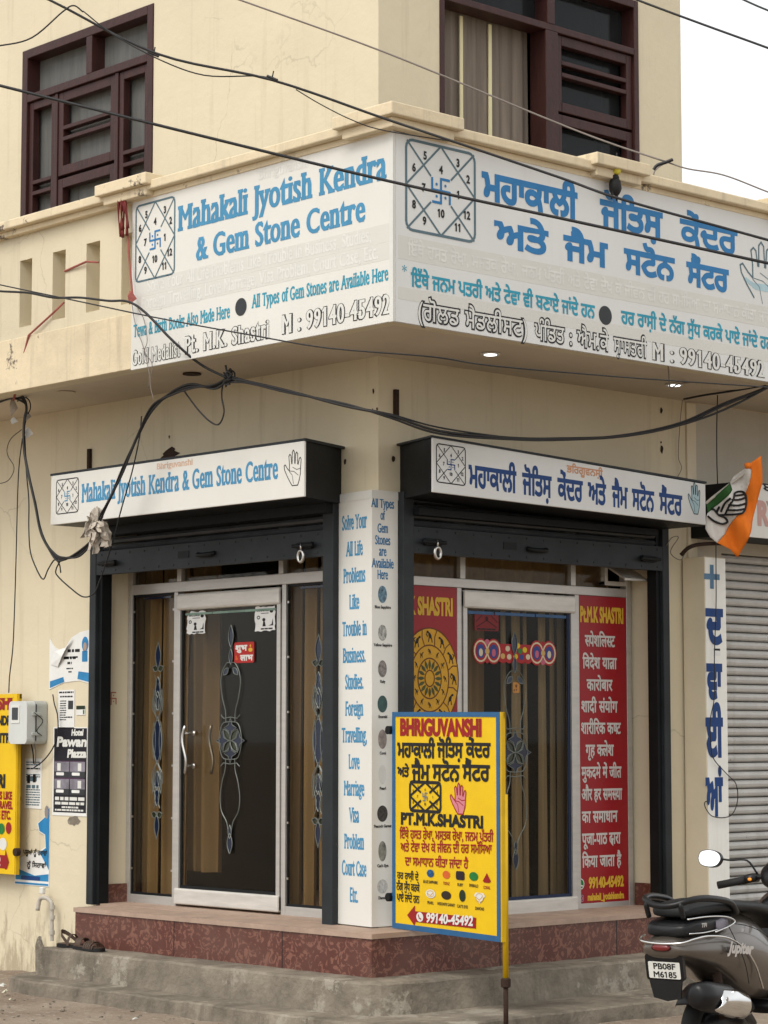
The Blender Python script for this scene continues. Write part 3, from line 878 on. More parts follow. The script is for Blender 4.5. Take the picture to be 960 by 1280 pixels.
def sash(F, u0, u1, v0, v1, bars_, parent, st=.042, d=-.012):
    rc = [(u0, u0 + st, v0, v1), (u1 - st, u1, v0, v1), (u0 + st, u1 - st, v0, v0 + st * 1.2), (u0 + st, u1 - st, v1 - st * 1.2, v1)]
    rc += [(u0 + st, u1 - st, z - .013, z + .013) for z in bars_]
    framebars(F, rc, d - .05, d, 'sash', 'wood', parent)
sash(L, -3.272, -2.988, 4.30, 5.512, (4.995, 4.925), w_)
sash(L, -2.952, -2.358, 4.985, 5.512, (5.285, 5.215), w_, .05)
sash(L, -2.952, -2.358, 4.30, 4.965, (), w_, .05)
sash(L, -2.319, -2.025, 4.30, 5.512, (5.01, 4.935), w_)
w_ = framebars(R, [(.452, .485, 4.30, 5.858), (2.045, 2.083, 4.30, 5.858), (.485, 2.045, 5.81, 5.858), (.485, 2.045, 5.525, 5.565), (1.285, 1.385, 4.30, 5.525), (1.30, 1.36, 5.565, 5.81)], -.12, .008, 'window', 'wood', B)
MB().fbox(R, .485, 2.045, 5.565, 5.81, -.095, -.09).build('pane', 'dust_sheen2', w_)
MB().fbox(R, 1.385, 2.045, 4.30, 5.525, -.085, -.08).build('pane', 'dust_sheen2', w_)
sash(R, 1.388, 2.042, 5.075, 5.522, (5.365, 5.295), w_, .048)
sash(R, 1.388, 2.042, 4.30, 5.060, (), w_, .048)
def curtain(F, u0, u1, v0, v1, d, mat, parent, folds=8, amp=.025, name='curtain', tilt=0):
    m_ = MB(); nn = folds * 8
    rows = 8
    ph = [random.uniform(-.5, .5) for _ in range(folds + 2)]
    vs = []
    for j in range(rows + 1):
        t = j / rows
        for i in range(nn + 1):
            s_ = i / nn
            a = amp * (.55 + .45 * (1 - t)) * math.sin(2 * math.pi * folds * s_ + ph[int(s_ * folds)] * .6) + amp * .4 * math.sin(2 * math.pi * folds * .37 * s_ + 2 * t)
            vs.append(F.P(u0 + (u1 - u0) * s_ + tilt * (1 - t) * (s_ - .5), v0 + (v1 - v0) * t, d + a))
    m_.add(vs, [(j * (nn + 1) + i, j * (nn + 1) + i + 1, (j + 1) * (nn + 1) + i + 1, (j + 1) * (nn + 1) + i) for j in range(rows) for i in range(nn)])
    o = m_.build(name, mat, parent, smooth_=True)
    return o
curtain(R, .47, 1.30, 4.30, 5.55, -.15, 'curtain2', w_, 9, .014)
for x in (577, 613):
    u = uv(R, x, 100, -.12)[0]
    MB().fbox(R, u - .012, u + .012, 4.30, 5.515, -.128, -.120).build('curtain_edge', 'cstrip', w_)

# ------------------------------------------------------------------- glazed shop fronts
def lens(cu, cv, hw, hh, k=9, p=1.0):
    a = [(cu + hw * math.cos(math.pi / 2 * t) ** p, cv + hh * t) for t in np.linspace(-1, 1, 2 * k + 1)]
    b_ = [(2 * cu - x, y) for x, y in a[::-1]][1:-1]
    return ccw(a + b_)
def leaf(cu, cv, ln, wd, ang, k=8):
    o = []
    for t in np.linspace(0, 1, k + 1): o.append((ln * t, wd * math.sin(math.pi * t) * (1.2 - .4 * t)))
    for t in np.linspace(1, 0, k + 1)[1:-1]: o.append((ln * t, -wd * math.sin(math.pi * t) * (1.2 - .4 * t)))
    c_, s_ = math.cos(ang), math.sin(ang)
    return ccw([(cu + x * c_ - y * s_, cv + x * s_ + y * c_) for x, y in o])
def motif(F, parent, d, fills, fills2, lines):
    m_ = MB(); m2 = MB(); m3 = MB()
    for i, lo in enumerate(fills): MB().sheet(F, [lo], d + .0005 * (i % 5)).build('bevelled_piece', 'lens', parent)
    for i, lo in enumerate(fills2): MB().sheet(F, [lo], d - .002 - .0005 * (i % 4)).build('bevelled_leaf', 'lens2', parent)
    for lo in fills + fills2 + lines:
        closed = lo in fills or lo in fills2
        pts = [F.P(p[0], p[1], d + .002) for p in lo]
        if closed: pts.append(pts[0])
        m3.tube(pts, .0028, 5)
    m3.build('lead_line', 'came', parent)
def motif_side(F, parent, uc, z0, z1, d):
    h = (z1 - z0)
    V = lambda t: z0 + h * t
    fl = [lens(uc, V(.935), .026, .075 * h, p=1.3), lens(uc, V(.775), .024, .055 * h), lens(uc, V(.705), .026, .05 * h), lens(uc, V(.50), .042, .125 * h, p=1.1), lens(uc, V(.295), .026, .05 * h), lens(uc, V(.215), .022, .05 * h), lens(uc, V(.065), .022, .07 * h, p=1.3)]
    f2 = []
    for s_ in (-1, 1):
        f2 += [leaf(uc, V(.865), .055, .018, R_(90 - s_ * 75)), leaf(uc, V(.115), .055, .018, R_(90 - s_ * 75))]
        f2 += [leaf(uc + s_ * .012, V(.65), .12 * h, .014, R_(90 - s_ * 12)), leaf(uc + s_ * .012, V(.345), .12 * h, .014, R_(-90 + s_ * 12)), lens(uc + s_ * .032, V(.50), .014, .10 * h)]
    ln = []
    for s_ in (-1, 1):
        ln += [[(uc + s_ * x, V(y)) for x, y in ((.004, .60), (.012, .625), (.034, .665), (.040, .70), (.03, .745), (.012, .79), (.02, .82), (.03, .84))], [(uc + s_ * x, V(y)) for x, y in ((.004, .40), (.012, .375), (.034, .335), (.040, .30), (.03, .255), (.012, .21), (.02, .17), (.03, .155))]]
        ln += [[(uc + s_ * x, V(y)) for x, y in ((.008, .615), (.046, .66), (.052, .72))], [(uc + s_ * x, V(y)) for x, y in ((.008, .385), (.046, .34), (.052, .28))]]
    motif(F, parent, d, fl, f2, ln)
def motif_door(F, parent, uc, z0, z1, d):
    h = z1 - z0
    V = lambda t: z0 + h * t
    fl = [lens(uc, V(.955), .022, .05 * h), lens(uc, V(.865), .016, .035 * h), lens(uc, V(.05), .022, .045 * h), lens(uc, V(.10), .014, .03 * h)]
    c_ = V(.497); q_ = .058
    for (du, dv) in ((0, q_ * 1.25), (0, -q_ * 1.25), (q_ * 1.25, 0), (-q_ * 1.25, 0)):
        cu, cv = uc + du, c_ + dv
        s_ = q_ * .95
        fl.append(ccw([(cu, cv + s_), (cu + s_ * .3, cv + s_ * .3), (cu + s_, cv), (cu + s_ * .3, cv - s_ * .3), (cu, cv - s_), (cu - s_ * .3, cv - s_ * .3), (cu - s_, cv), (cu - s_ * .3, cv + s_ * .3)]))
    f2 = [leaf(uc, c_, q_ * 1.6, .02, R_(a)) for a in (45, 135, 225, 315)]
    fl += [leaf(uc + .02 * s_, V(.815), .06, .016, R_(90 - s_ * 130)) for s_ in (-1, 1)]
    ln = []
    for s_ in (-1, 1):
        ln += [smooth([(uc + s_ * x, V(y), 0) for x, y in ((.012, .84), (.04, .835), (.075, .80), (.088, .75), (.07, .68), (.045, .63), (.04, .58))], 4),
               smooth([(uc + s_ * x, V(y), 0) for x, y in ((.04, .42), (.045, .37), (.07, .32), (.088, .25), (.075, .19), (.03, .145), (.012, .10))], 4),
               [(uc + s_ * x, V(y)) for x, y in ((0, .60), (.06, .595), (.085, .61))], [(uc + s_ * x, V(y)) for x, y in ((0, .395), (.06, .40), (.085, .385))],
               smooth([(uc + s_ * x, V(y), 0) for x, y in ((.0, .58), (.07, .57), (.10, .50), (.07, .425), (.0, .415))], 4)]
    motif(F, parent, d, fl, f2, ln)
def glazed_front(F, parent, D, zb, zt_bar, zbot, edges, door, mat='alu'):
    """edges: outer u0,u1 ; door: (u0,u1)"""
    u0, u1 = edges; a, b_ = door
    f = framebars(F, [(u0, u0 + .04, zbot, 2.70), (u1 - .04, u1, zbot, 2.70), (u0 + .04, a - .035, zbot, zbot + .05), (b_ + .035, u1 - .04, zbot, zbot + .05), (a - .035, a, zbot, zb), (b_, b_ + .035, zbot, zb), (u0 + .04, u1 - .04, zb, zt_bar), (a - .01, a + .03, zt_bar, 2.70), (b_ - .03, b_ + .01, zt_bar, 2.70)], D - .05, D, 'shop_front_frame', mat, parent, bevel=.003)
    return f
# left bay, set back 0.19
D = -.19
f1 = glazed_front(L, B, D, 2.365, 2.425, .55, (-2.42, -.30), (-1.935, -.995))
for (a, b_, z0, z1) in ((-2.38, -1.97, .60, 2.365), (-.96, -.34, .60, 2.365)):
    g_ = MB().fbox(L, a, b_, z0, z1, D - .03, D - .024).build('side_light', 'glass', B)
    framebars(L, [(a, a + .012, z0, z1), (b_ - .012, b_, z0, z1), (a, b_, z0, z0 + .014), (a, b_, z1 - .014, z1)], D - .022, D - .012, 'glazing_bead', 'black_steel', g_, 0)
    uc = -2.135 if a < -2 else -.700
    motif_side(L, g_, uc, .93, 2.07, D - .014)
    m_ = MB()
    for z in np.linspace(z0 + .15, z1 - .1, 6):
        for u in (a + .012, b_ - .012): m_.fbox(L, u - .006, u + .006, z - .006, z + .006, D - .012, D - .004)
    m_.build('glazing_clip', 'steel', g_)
    MB().fbox(L, a + .1, b_ - .05, z1 - .03, z1 - .018, D - .02, D - .016).build('green_glass_strip', 'lens', g_)
MB().fbox(L, -2.38, -.34, 2.425, 2.70, D - .03, D - .024).build('transom_light', 'glass', B)
door1 = MB().prism(L, [rect(-1.93, .575, -1.0, 2.345), rect(-1.90, .60, -1.03, 2.28)[::-1]], D - .035, D + .008).build('glass_door', 'alu', B)
MB().fbox(L, -1.93, -1.0, 2.255, 2.352, D - .04, D + .02).build('top_rail', 'alu2', door1, bevel=.014)
MB().fbox(L, -1.93, -1.0, .565, .655, D - .04, D + .02).build('bottom_rail', 'alu2', door1, bevel=.008)
MB().fbox(L, -1.90, -1.03, .655, 2.255, D - .02, D - .014).build('door_glass', 'glass', door1)
framebars(L, [(-1.90, -1.885, .655, 2.255), (-1.045, -1.03, .655, 2.255), (-1.9, -1.03, .655, .672)], D - .012, D - .004, 'glazing_bead', 'black_steel', door1, 0)
motif_door(L, door1, -1.45, .86, 2.15, D - .008)
m_ = MB()
for i, (a, b_) in enumerate(((-1.87, -1.62), (-1.615, -1.33), (-1.325, -1.06))): m_.fbox(L, a, b_, 2.225, 2.238, D - .012, D - .006)
m_.build('coloured_strip', paint('pale_green_strip', '7F988A', var=.3), door1)
def pull(F, u, z0, z1, d, parent):
    m_ = MB()
    pts = [F.P(u + .018 * math.sin(math.pi * 2 * t), z0 + (z1 - z0) * t, d + .055 + .008 * math.sin(math.pi * t)) for t in np.linspace(0, 1, 13)]
    m_.tube(pts, .0095, 10)
    for t in (.16, .84):
        m_.tube([F.P(u, z0 + (z1 - z0) * t, d - .012), F.P(u + .018 * math.sin(math.pi * 2 * t), z0 + (z1 - z0) * t, d + .055)], .007, 8)
        m_.revolve([(.0005, 0), (.016, 0), (.016, .01), (.0005, .012)], F.P(u, z0 + (z1 - z0) * t, d - .012), F.n, 12)
    return m_.build('pull_handle', 'steel', parent, smooth_=True)
(u, z0), (_, z1) = uv(L, 232, 967, D + .05), uv(L, 232, 907, D + .05)
pull(L, u, z0, z1, D, door1)
m_ = MB()
pts = [L.P(u + .07 + .018 * math.sin(math.pi * 2 * t), z0 + (z1 - z0) * t, D - .08) for t in np.linspace(0, 1, 13)]
m_.tube(pts, .009, 8); m_.build('inner_handle', 'steel', door1, smooth_=True)
# curtains inside the left bay
for i in range(6):
    curtain(L, -2.66 + .107 * i, -2.66 + .107 * i + random.uniform(.085, .10), .56, 2.66, -.31 - .02 * (i % 3), 'curtain', B, 1, .03)
curtain(L, -2.22, -1.83, .74, 2.6, -.40, 'curtain', B, 4, .05, tilt=.08)
curtain(L, -1.22, -1.10, .62, 2.6, -.40, 'curtain', B, 2, .02)
for i in range(7):
    curtain(L, -1.04 + .105 * i, -1.04 + .105 * i + random.uniform(.08, .10), .56, 2.66, -.30 - .02 * (i % 3), 'curtain', B, 1, .03)

# right bay
D = -.19
f2 = glazed_front(R, B, D, 2.335, 2.385, .53, (.10, 2.19), (.795, 1.705))
for a, b_ in ((.14, .76), (1.74, 2.15)):
    MB().fbox(R, a, b_, .58, 2.335, D - .03, D - .024).build('side_light', 'glass', B)
MB().fbox(R, .14, 2.0, 2.385, 2.70, D - .03, D - .024).build('transom_light', 'glass', B)
door2 = MB().prism(R, [rect(.80, .545, 1.70, 2.32), rect(.83, .57, 1.665, 2.25)[::-1]], D - .035, D + .008).build('glass_door', 'alu', B)
MB().fbox(R, .80, 1.70, 2.225, 2.325, D - .04, D + .02).build('top_rail', 'alu2', door2, bevel=.012)
MB().fbox(R, .80, 1.70, .535, .625, D - .04, D + .02).build('bottom_rail', 'alu2', door2, bevel=.008)
MB().fbox(R, .83, 1.665, .625, 2.225, D - .02, D - .014).build('door_glass', 'glass', door2)
framebars(R, [(.83, .845, .625, 2.225), (1.645, 1.665, .625, 2.225), (.83, 1.665, .625, .642)], D - .012, D - .004, 'glazing_bead', paint('dark_blue_bead', '1C2C4A'), door2, 0)
motif_door(R, door2, uv(R, 645, 950, D)[0], .78, 2.10, D - .008)
m_ = MB()
for a, b_ in ((.85, 1.05), (1.06, 1.38), (1.39, 1.64)): m_.fbox(R, a, b_, 2.195, 2.212, D - .012, D - .006)
m_.build('coloured_strip', paint('blue_strip', '3E5F86', var=.3), door2)
for i, (a_, w2) in enumerate(((1.24, .055), (1.345, .085), (1.46, .05), (1.55, .075), (1.66, .06), (1.75, .08))):
    curtain(R, a_, a_ + w2, .62, 2.6, -.34 - .02 * (i % 3), 'curtain3', B, 1, .022)
curtain(R, 1.06, 1.22, .60, 2.6, -.44, 'curtain', B, 2, .028)
curtain(R, .2, 2.1, 2.36, 2.66, -.30, 'curtain', B, 14, .02, name='pelmet_curtain')
# small open hopper window at the top right of the right bay
ho = framebars(R, [(1.96, 2.16, 2.40, 2.425), (1.96, 1.985, 2.40, 2.58), (2.135, 2.16, 2.40, 2.58)], D - .045, D + .005, 'hopper_window', 'alu2', B, .003)
MB().add([R.P(1.99, 2.50, D - .0), R.P(2.19, 2.50, D - .0), R.P(2.19, 2.425, D + .13), R.P(1.99, 2.425, D + .13), R.P(1.99, 2.512, D), R.P(2.19, 2.512, D), R.P(2.19, 2.437, D + .13), R.P(1.99, 2.437, D + .13)], [(0, 1, 2, 3), (4, 7, 6, 5), (0, 4, 5, 1), (1, 5, 6, 2), (2, 6, 7, 3), (3, 7, 4, 0)]).build('hopper_leaf', 'alu2', ho)

# jamb lining (the cream returns beside the doors)
MB().fbox(L, -2.424, -2.421, .50, 2.75, -.20, -.001).build('jamb', 'wall2', B)
MB().fbox(R, 2.216, 2.22, .50, 2.75, -.20, -.001).build('jamb', 'wall2', B)
MB().fbox(L, -2.42, -2.40, .552, .66, -.19, .0).build('jamb_foot', 'tile', B)
MB().fbox(R, 2.20, 2.215, .552, .68, -.19, .0).build('jamb_foot', 'tile', B)

# ------------------------------------------------------------------- rolling shutters: guides, slats, bottom bar, lock
def shutter(F, ua, ub, gl0, gl1, gr0, gr1, zb0, zb1, zfoot, hl, lock_u, side):
    m_ = MB(); i = 0
    z = zb1
    while z < 2.86:
        m_.loft([[F.P(u, z + a, d) for a, d in ((0, .0), (.006, .022), (.020, .030), (.034, .022), (.040, .0))] for u in (ua, (ua + ub) / 2, ub)], cap=False)
        z += .042
    s_ = m_.build('roller_shutter', 'slat', B)
    m_ = MB().fbox(F, ua, ub, zb0, zb1, .008, .052)
    k = 15
    for i in range(k):
        u = ua + .05 + (ub - ua - .1) * i / (k - 1)
        for zz in (zb0 + .02, zb1 - .02): m_.revolve([(.0005, .004), (.005, .003), (.007, 0)], F.P(u, zz, .052), F.n, 8)
    m_.build('bottom_bar', 'grey_steel', s_)
    um = hl
    m_ = MB().tube(smooth([F.P(um - .075, zb0 + .07, .054), F.P(um - .05, zb0 + .062, .075), F.P(um + .05, zb0 + .062, .075), F.P(um + .075, zb0 + .07, .054)], 4), .012, 8)
    m_.build('handle', 'black_steel', s_, smooth_=True)
    MB().fbox(F, um - .26, um - .16, zb0 + .055, zb0 + .095, .052, .055).build('maker_plate', 'black_steel', s_)
    for u in (ua + .14, ub - .14):
        m_ = MB().fbox(F, u - .06, u + .06, zb0 + .045, zb0 + .08, .052, .075).tube([F.P(u - .085, zb0 + .062, .08), F.P(u + .085, zb0 + .062, .08)], .011, 8)
        m_.build('slide_bolt', 'black_steel', s_, bevel=.004)
    # ring lock hanging from one bolt
    c_ = F.P(lock_u, zb0 + .005, .085)
    m_ = MB().tube([c_ + F.u * (.022 * math.cos(t)) + F.v * (.030 * math.sin(t)) for t in np.linspace(0, 2 * math.pi, 21)], .009, 8, cap=False)
    m_.tube([c_ + F.v * .03, c_ + F.v * .07], .006, 6)
    m_.build('ring_lock', 'steel', s_, smooth_=True)
    MB().fbox(F, gl0, gl1, zfoot, 2.80, -.0, .055).build('guide_channel', 'grey_steel', s_, bevel=.005)
    MB().fbox(F, gr0, gr1, zfoot, 2.80, -.0, .055).build('guide_channel', 'grey_steel', s_, bevel=.005)
    m_ = MB()
    if side == 'L': m_.fbox(F, gl1 + .001, gl1 + .032, zfoot, 2.8, -.04, .03)
    else: m_.fbox(F, gr0 - .032, gr0 - .001, zfoot, 2.8, -.04, .03)
    m_.build('guide_lip', 'black_steel', s_)
    return s_
shutter(L, -2.41, -.37, -2.475, -2.412, -.378, -.292, 2.476, 2.614, .545, uv(L, 257, 698, .06)[0], uv(L, 376, 708, .085)[0], 'L')
shutter(R, .19, 2.20, .128, .205, 2.196, 2.252, 2.482, 2.622, .50, uv(R, 672, 686, .06)[0], uv(R, 547, 684, .085)[0], 'R')

# =================================================================== signs
# ---- big balcony sign, left panel (English)
t = thing('balcony_sign', 'large white balcony sign lettered in English, Mahakali Jyotish Kendra, facing left of the corner', 'sign', (-1.17, -.735, 3.49))
P_ = MB().fbox(L, -1.172, .900, 3.488, 4.418, .717, .735).build('sign_sheet', 'sign', t, bevel=.002)
MB().fbox(L, .880, .905, 3.486, 4.420, .7355, .739).build('corner_trim', 'white', t)
d = .7364
for z0, z1 in ((3.875, 3.965), (3.79, 3.872)): MB().fbox(L, -1.12, .885, z0, z1, .735, d - .0008).build('faded_band', 'band', t)
yantra(L, -1.135, -.795, 3.962, 4.378, d, t, w=.011)
text(L, 'Mahakali Jyotish Kendra', -.765, .862, 4.185, .130, d, 'blueL', t, .062, .20, track=.035)
text(L, '& Gem Stone Centre', -.615, .71, 4.005, .118, d, 'blueL', t, .062, .20, track=.035)
text(L, 'Solve Your All Life Problems Like Trouble In Business, Studies,', -1.03, .75, 3.895, .066, d, 'ghost', t, .035, .12)
text(L, 'Foreign Travelling, Love Marriage, Visa Problem, Court Case, Etc.', -1.08, .80, 3.805, .066, d, 'ghost', t, .035, .12)
text(L, 'Bhriguvanshi', -.10, .28, 4.345, .05, d, 'ghost', t, .03, .1)
text(L, 'Tewa & Birth Books Also Made Here', -1.15, -.325, 3.665, .066, d, 'teal', t, .05, .18, track=.03)
words([[ell(-.237, 3.708, .046, .046, 28)]], L, d, 'round_dot', 'dot', t)
text(L, 'All Types of Gem Stones are Available Here', -.150, .870, 3.690, .066, d, 'teal', t, .05, .18, track=.03)
text(L, 'Gold Medalist', -1.162, -.735, 3.512, .078, d, 'white', t, .135, .14, outline='black', track=.07)
text(L, 'Pt. M.K. Shastri', -.70, -.01, 3.520, .090, d, 'white', t, .135, .14, outline='black', track=.07)
text(L, 'M : 99140-45492', .085, .885, 3.527, .093, d, 'white', t, .135, .14, outline='black', track=.07)
# ---- big balcony sign, right panel (Gurmukhi)
t = thing('balcony_sign', 'large white balcony sign lettered in Gurmukhi with a palm drawing at its right end', 'sign', (.90, -.73, 3.49))
MB().fbox(R, -.716, 2.47, 3.488, 4.418, .882, .900).build('sign_sheet', 'sign2', t, bevel=.002)
d = .9014
for z0, z1 in ((3.795, 3.91), (3.60, 3.66)): MB().fbox(R, -.70, 2.45, z0, z1, .900, d - .0008).build('faded_band', 'band', t)
yantra(R, -.648, -.183, 3.945, 4.386, d, t, w=.014)
text(R, 'ਮਹਾਕਾਲੀ', -.135, .565, 4.178, .125, d, 'blue', t, .075)
text(R, 'ਜੋਤਿਸ਼', .735, 1.235, 4.175, .125, d, 'blue', t, .075)
text(R, 'ਕੇਂਦਰ', 1.375, 1.865, 4.17, .125, d, 'blue', t, .06)
text(R, 'ਅਤੇ', -.048, .345, 3.955, .115, d, 'blue', t, .075)
text(R, 'ਜੈਮ', .455, .795, 3.955, .115, d, 'blue', t, .075)
text(R, 'ਸਟੋਨ', .92, 1.33, 3.952, .115, d, 'blue', t, .075)
text(R, 'ਸੈਂਟਰ', 1.425, 1.785, 3.95, .115, d, 'blue', t, .075)
text(R, 'ਇੱਥੇ ਹਸਤ ਰੇਖਾ, ਮਸਤਕ ਰੇਖਾ, ਜਨਮ ਪੱਤਰੀ ਅਤੇ ਟੇਵਾ ਦੇਖ ਕੇ ਜੀਵਨ ਦੀ ਹਰ ਸਮੱਸਿਆ ਦਾ ਸਮਾਧਾਨ ਕੀਤਾ ਜਾਂਦਾ ਹੈ', -.640, 2.24, 3.820, .058, d, 'ghost', t, .035)
text(R, '*', -.675, -.645, 3.715, .05, d, 'teal', t, .0)
text(R, 'ਇੱਥੇ ਜਨਮ ਪਤਰੀ ਅਤੇ ਟੇਵਾ ਵੀ ਬਣਾਏ ਜਾਂਦੇ ਹਨ', -.618, .690, 3.672, .064, d, 'teal', t, .05)
words([[ell(.77, 3.698, .050, .050, 28)]], R, d, 'round_dot', 'dot', t)
text(R, 'ਹਰ ਰਾਸ਼ੀ ਦੇ ਨੱਗ ਸੁੱਧ ਕਰਕੇ ਪਾਏ ਜਾਂਦੇ ਹਨ', .892, 2.165, 3.672, .064, d, 'teal', t, .05)
text(R, '(ਗੋਲਡ ਮੈਡਲੀਸਟ)', -.572, .185, 3.515, .080, d, 'white', t, .098, outline='black', track=.04)
text(R, 'ਪੰਡਿਤ : ਐਮ.ਕੇ', .235, .795, 3.512, .080, d, 'white', t, .098, outline='black', track=.04)
text(R, 'ਸ਼ਾਸਤਰੀ', .83, 1.095, 3.510, .080, d, 'white', t, .098, outline='black', track=.04)
text(R, 'M : 99140-45492', 1.135, 2.09, 3.508, .090, d, 'white', t, .135, .14, outline='black', track=.07)
hd = hand_at(1.885, 2.235, 3.905, 4.27)
words([stroke(hd[1:-1], .010) + [s_ for p in palm_lines(1.885, 2.235, 3.905, 4.27) for s_ in stroke(p, .004)]], R, d, 'palm_drawing', 'greyline', t)
words([[hand_at(1.92, 2.20, 3.98, 4.10)[1:8] + hand_at(1.92, 2.20, 3.98, 4.10)[-4:-1]]], R, d - .0006, 'palm_tint', paint('pale_cyan_print', 'B5D2DA', var=.1), t)
# ---- fascia boxes over the two bays
t = thing('fascia_sign', 'long white box sign with blue English lettering above the left shop bay', 'sign', (-2.40, -.39, 2.75))
FL = Frame((0, 0, 0), (1, 0, .0), (0, 0, 1), (0, -1, 0))
trap = [(-2.40, -.375), (-.145, -.375), (-.285, -.005), (-2.40, -.005)]
MB().prism(H, [ccw(trap)], 2.752, 3.04).build('box', 'black_steel', t)
MB().prism(H, [ccw([(-2.41, -.39), (-.13, -.39), (-.26, -.002), (-2.41, -.002)])], 3.0405, 3.054).build('top_plate', 'grey_steel', t)
MB().fbox(L, -2.30, -.30, 2.70, 2.7515, .03, .10).build('under_rail', 'black_steel', t)
MB().fbox(L, -2.402, -.140, 2.752, 3.040, .376, .390).build('sign_face', 'sign', t, bevel=.003)
d = .3909
yantra(L, -2.345, -2.125, 2.812, 3.010, d, t, line='black', sw='blueL', w=.006)
text(L, 'Mahakali Jyotish Kendra & Gem Stone Centre', -2.092, -.345, 2.863, .104, d, 'blueL', t, .062, .20, track=.035)
text(L, 'Bhriguvanshi', -1.385, -1.065, 2.995, .032, d, 'ghost2', t, .04, .15)
hd = hand_at(-.298, -.162, 2.815, 3.00)
words([stroke(hd, .005, True) + [s_ for p in palm_lines(-.298, -.162, 2.815, 3.0) for s_ in stroke(p, .003)]], L, d, 'palm_drawing', 'black', t)
t = thing('fascia_sign', 'long white box sign with navy Gurmukhi lettering above the right shop bay', 'sign', (.38, .03, 2.75))
k = (-.082 + .035) / 2.165 * 1.0
kt, kb = (2.962 - 3.044) / 2.165, (2.732 - 2.765) / 2.165
sg = (kt + kb) / 2
FR = Frame((0, .029, 2.765), (0, 1, sg), (0, 0, 1), (1, 0, 0))
MB().add([(.0, .155, 2.765), (.365, .03, 2.765), (.365, 2.19, 2.722), (.0, 2.19, 2.722), (.0, .155, 3.044), (.365, .03, 3.044), (.365, 2.19, 2.965), (.0, 2.19, 2.965)], [(0, 3, 2, 1), (4, 5, 6, 7), (0, 1, 5, 4), (1, 2, 6, 5), (2, 3, 7, 6), (3, 0, 4, 7)]).build('box', 'black_steel', t)
MB().add([(.0, .13, 3.045), (.385, .015, 3.045), (.385, 2.2, 2.966), (.0, 2.2, 2.966), (.0, .13, 3.056), (.385, .015, 3.056), (.385, 2.2, 2.977), (.0, 2.2, 2.977)], [(0, 3, 2, 1), (4, 5, 6, 7), (0, 1, 5, 4), (1, 2, 6, 5), (2, 3, 7, 6), (3, 0, 4, 7)]).build('top_plate', 'grey_steel', t)
MB().fbox(R, .2, 2.1, 2.68, 2.715, .03, .10).build('under_rail', 'black_steel', t)
MB().add([(.366, .029, 2.765), (.366, 2.194, 2.728), (.366, 2.194, 2.962), (.366, .029, 3.046), (.380, .029, 2.765), (.380, 2.194, 2.728), (.380, 2.194, 2.962), (.380, .029, 3.046)], [(0, 1, 2, 3), (7, 6, 5, 4), (0, 4, 5, 1), (1, 5, 6, 2), (2, 6, 7, 3), (3, 7, 4, 0)]).build('sign_face', 'sign2', t, bevel=.003)
d = .3810
yantra(FR, .024, .232, .055, .252, d, t, line='black', sw='navy', w=.006)
for st, a, b_ in (('ਮਹਾਕਾਲੀ', .272, .690), ('ਜੋਤਿਸ਼', .765, 1.015), ('ਕੇਂਦਰ', 1.075, 1.285), ('ਅਤੇ', 1.335, 1.482), ('ਜੈਮ', 1.545, 1.655), ('ਸਟੋਨ', 1.712, 1.872), ('ਸੈਂਟਰ', 1.925, 2.06)):
    pass
tx = {}
for st, x0, x1 in (('ਮਹਾਕਾਲੀ', 586, 646), ('ਜੋਤਿਸ਼', 653, 690), ('ਕੇਂਦਰ', 697, 729), ('ਅਤੇ', 735, 758), ('ਜੈਮ', 765, 785), ('ਸਟੋਨ', 790, 818), ('ਸੈਂਟਰ', 824, 853)):
    a = onR(x0, 600, .3825).y - .029; b_ = onR(x1, 610, .3825).y - .029
    text(FR, st, a, b_, .056, .106, d, 'navy', t, .055)
text(FR, 'ਭਰਿਗੂਵਨਸ਼ੀ', 1.0, 1.29, .205, .036, d, 'ghost3', t, .05)
hd = hand_at(2.01, 2.115, .075, .255)
words([[hd]], FR, d - .0006, 'palm_tint', paint('pale_cyan_print2', 'B5D2DA', var=.1), t)
words([stroke(hd, .005, True) + [s_ for p in palm_lines(2.01, 2.115, .075, .255) for s_ in stroke(p, .003)]], FR, d, 'palm_drawing', 'black', t)

# ---- white sheet wrapped round the corner pillar
t = thing('pillar_sign', 'tall narrow white sign wrapped round the corner pillar listing troubles and gem stones', 'sign', (0, 0, .552))
z0, z1 = .556, 2.80
pl = ccw([(-.300, -.014), (.010, -.055), (.0135, .127), (.0135 - .012, .127), (.002, -.003), (-.300, -.003)])
MB().prism(H, [pl], z0, z1).build('sign_sheet', 'sign', t, bevel=.001)
for zz in (z1 - .045,): MB().prism(H, [ccw([(-.302, -.017), (.0115, -.0575), (.0155, .129), (.0135, .129), (.0095, -.0555), (-.302, -.015)])], zz, zz + .04).build('top_strip', 'white', t)
un = Vector((.31, -.041, 0)); ul = un.length
PL = Frame((-.300, -.014, 0), un / ul, (0, 0, 1), Vector((-.041, -.31, 0)).normalized())
un2 = Vector((.0035, .182, 0))
PR = Frame((.010, -.055, 0), un2.normalized(), (0, 0, 1), Vector((.182, -.0035, 0)).normalized())
for i, (st, w) in enumerate(zip(('Solve Your', 'All Life', 'Problems', 'Like', 'Trouble in', 'Business.', 'Studies.', 'Foreign', 'Travelling,', 'Love', 'Marriage', 'Visa', 'Problem', 'Court Case', 'Etc.'), (30, 20, 26, 12, 29, 27, 22, 21, 30, 13, 24, 12, 23, 29, 10))):
    z = onL(446, 661 + 33.35 * i, .03).z
    ww = w * .0078 / 1.0
    text(PL, st, .155 - ww * .5, .155 + ww * .5, z, .074, .0009, 'blueL', t, .06, .2, track=.02)
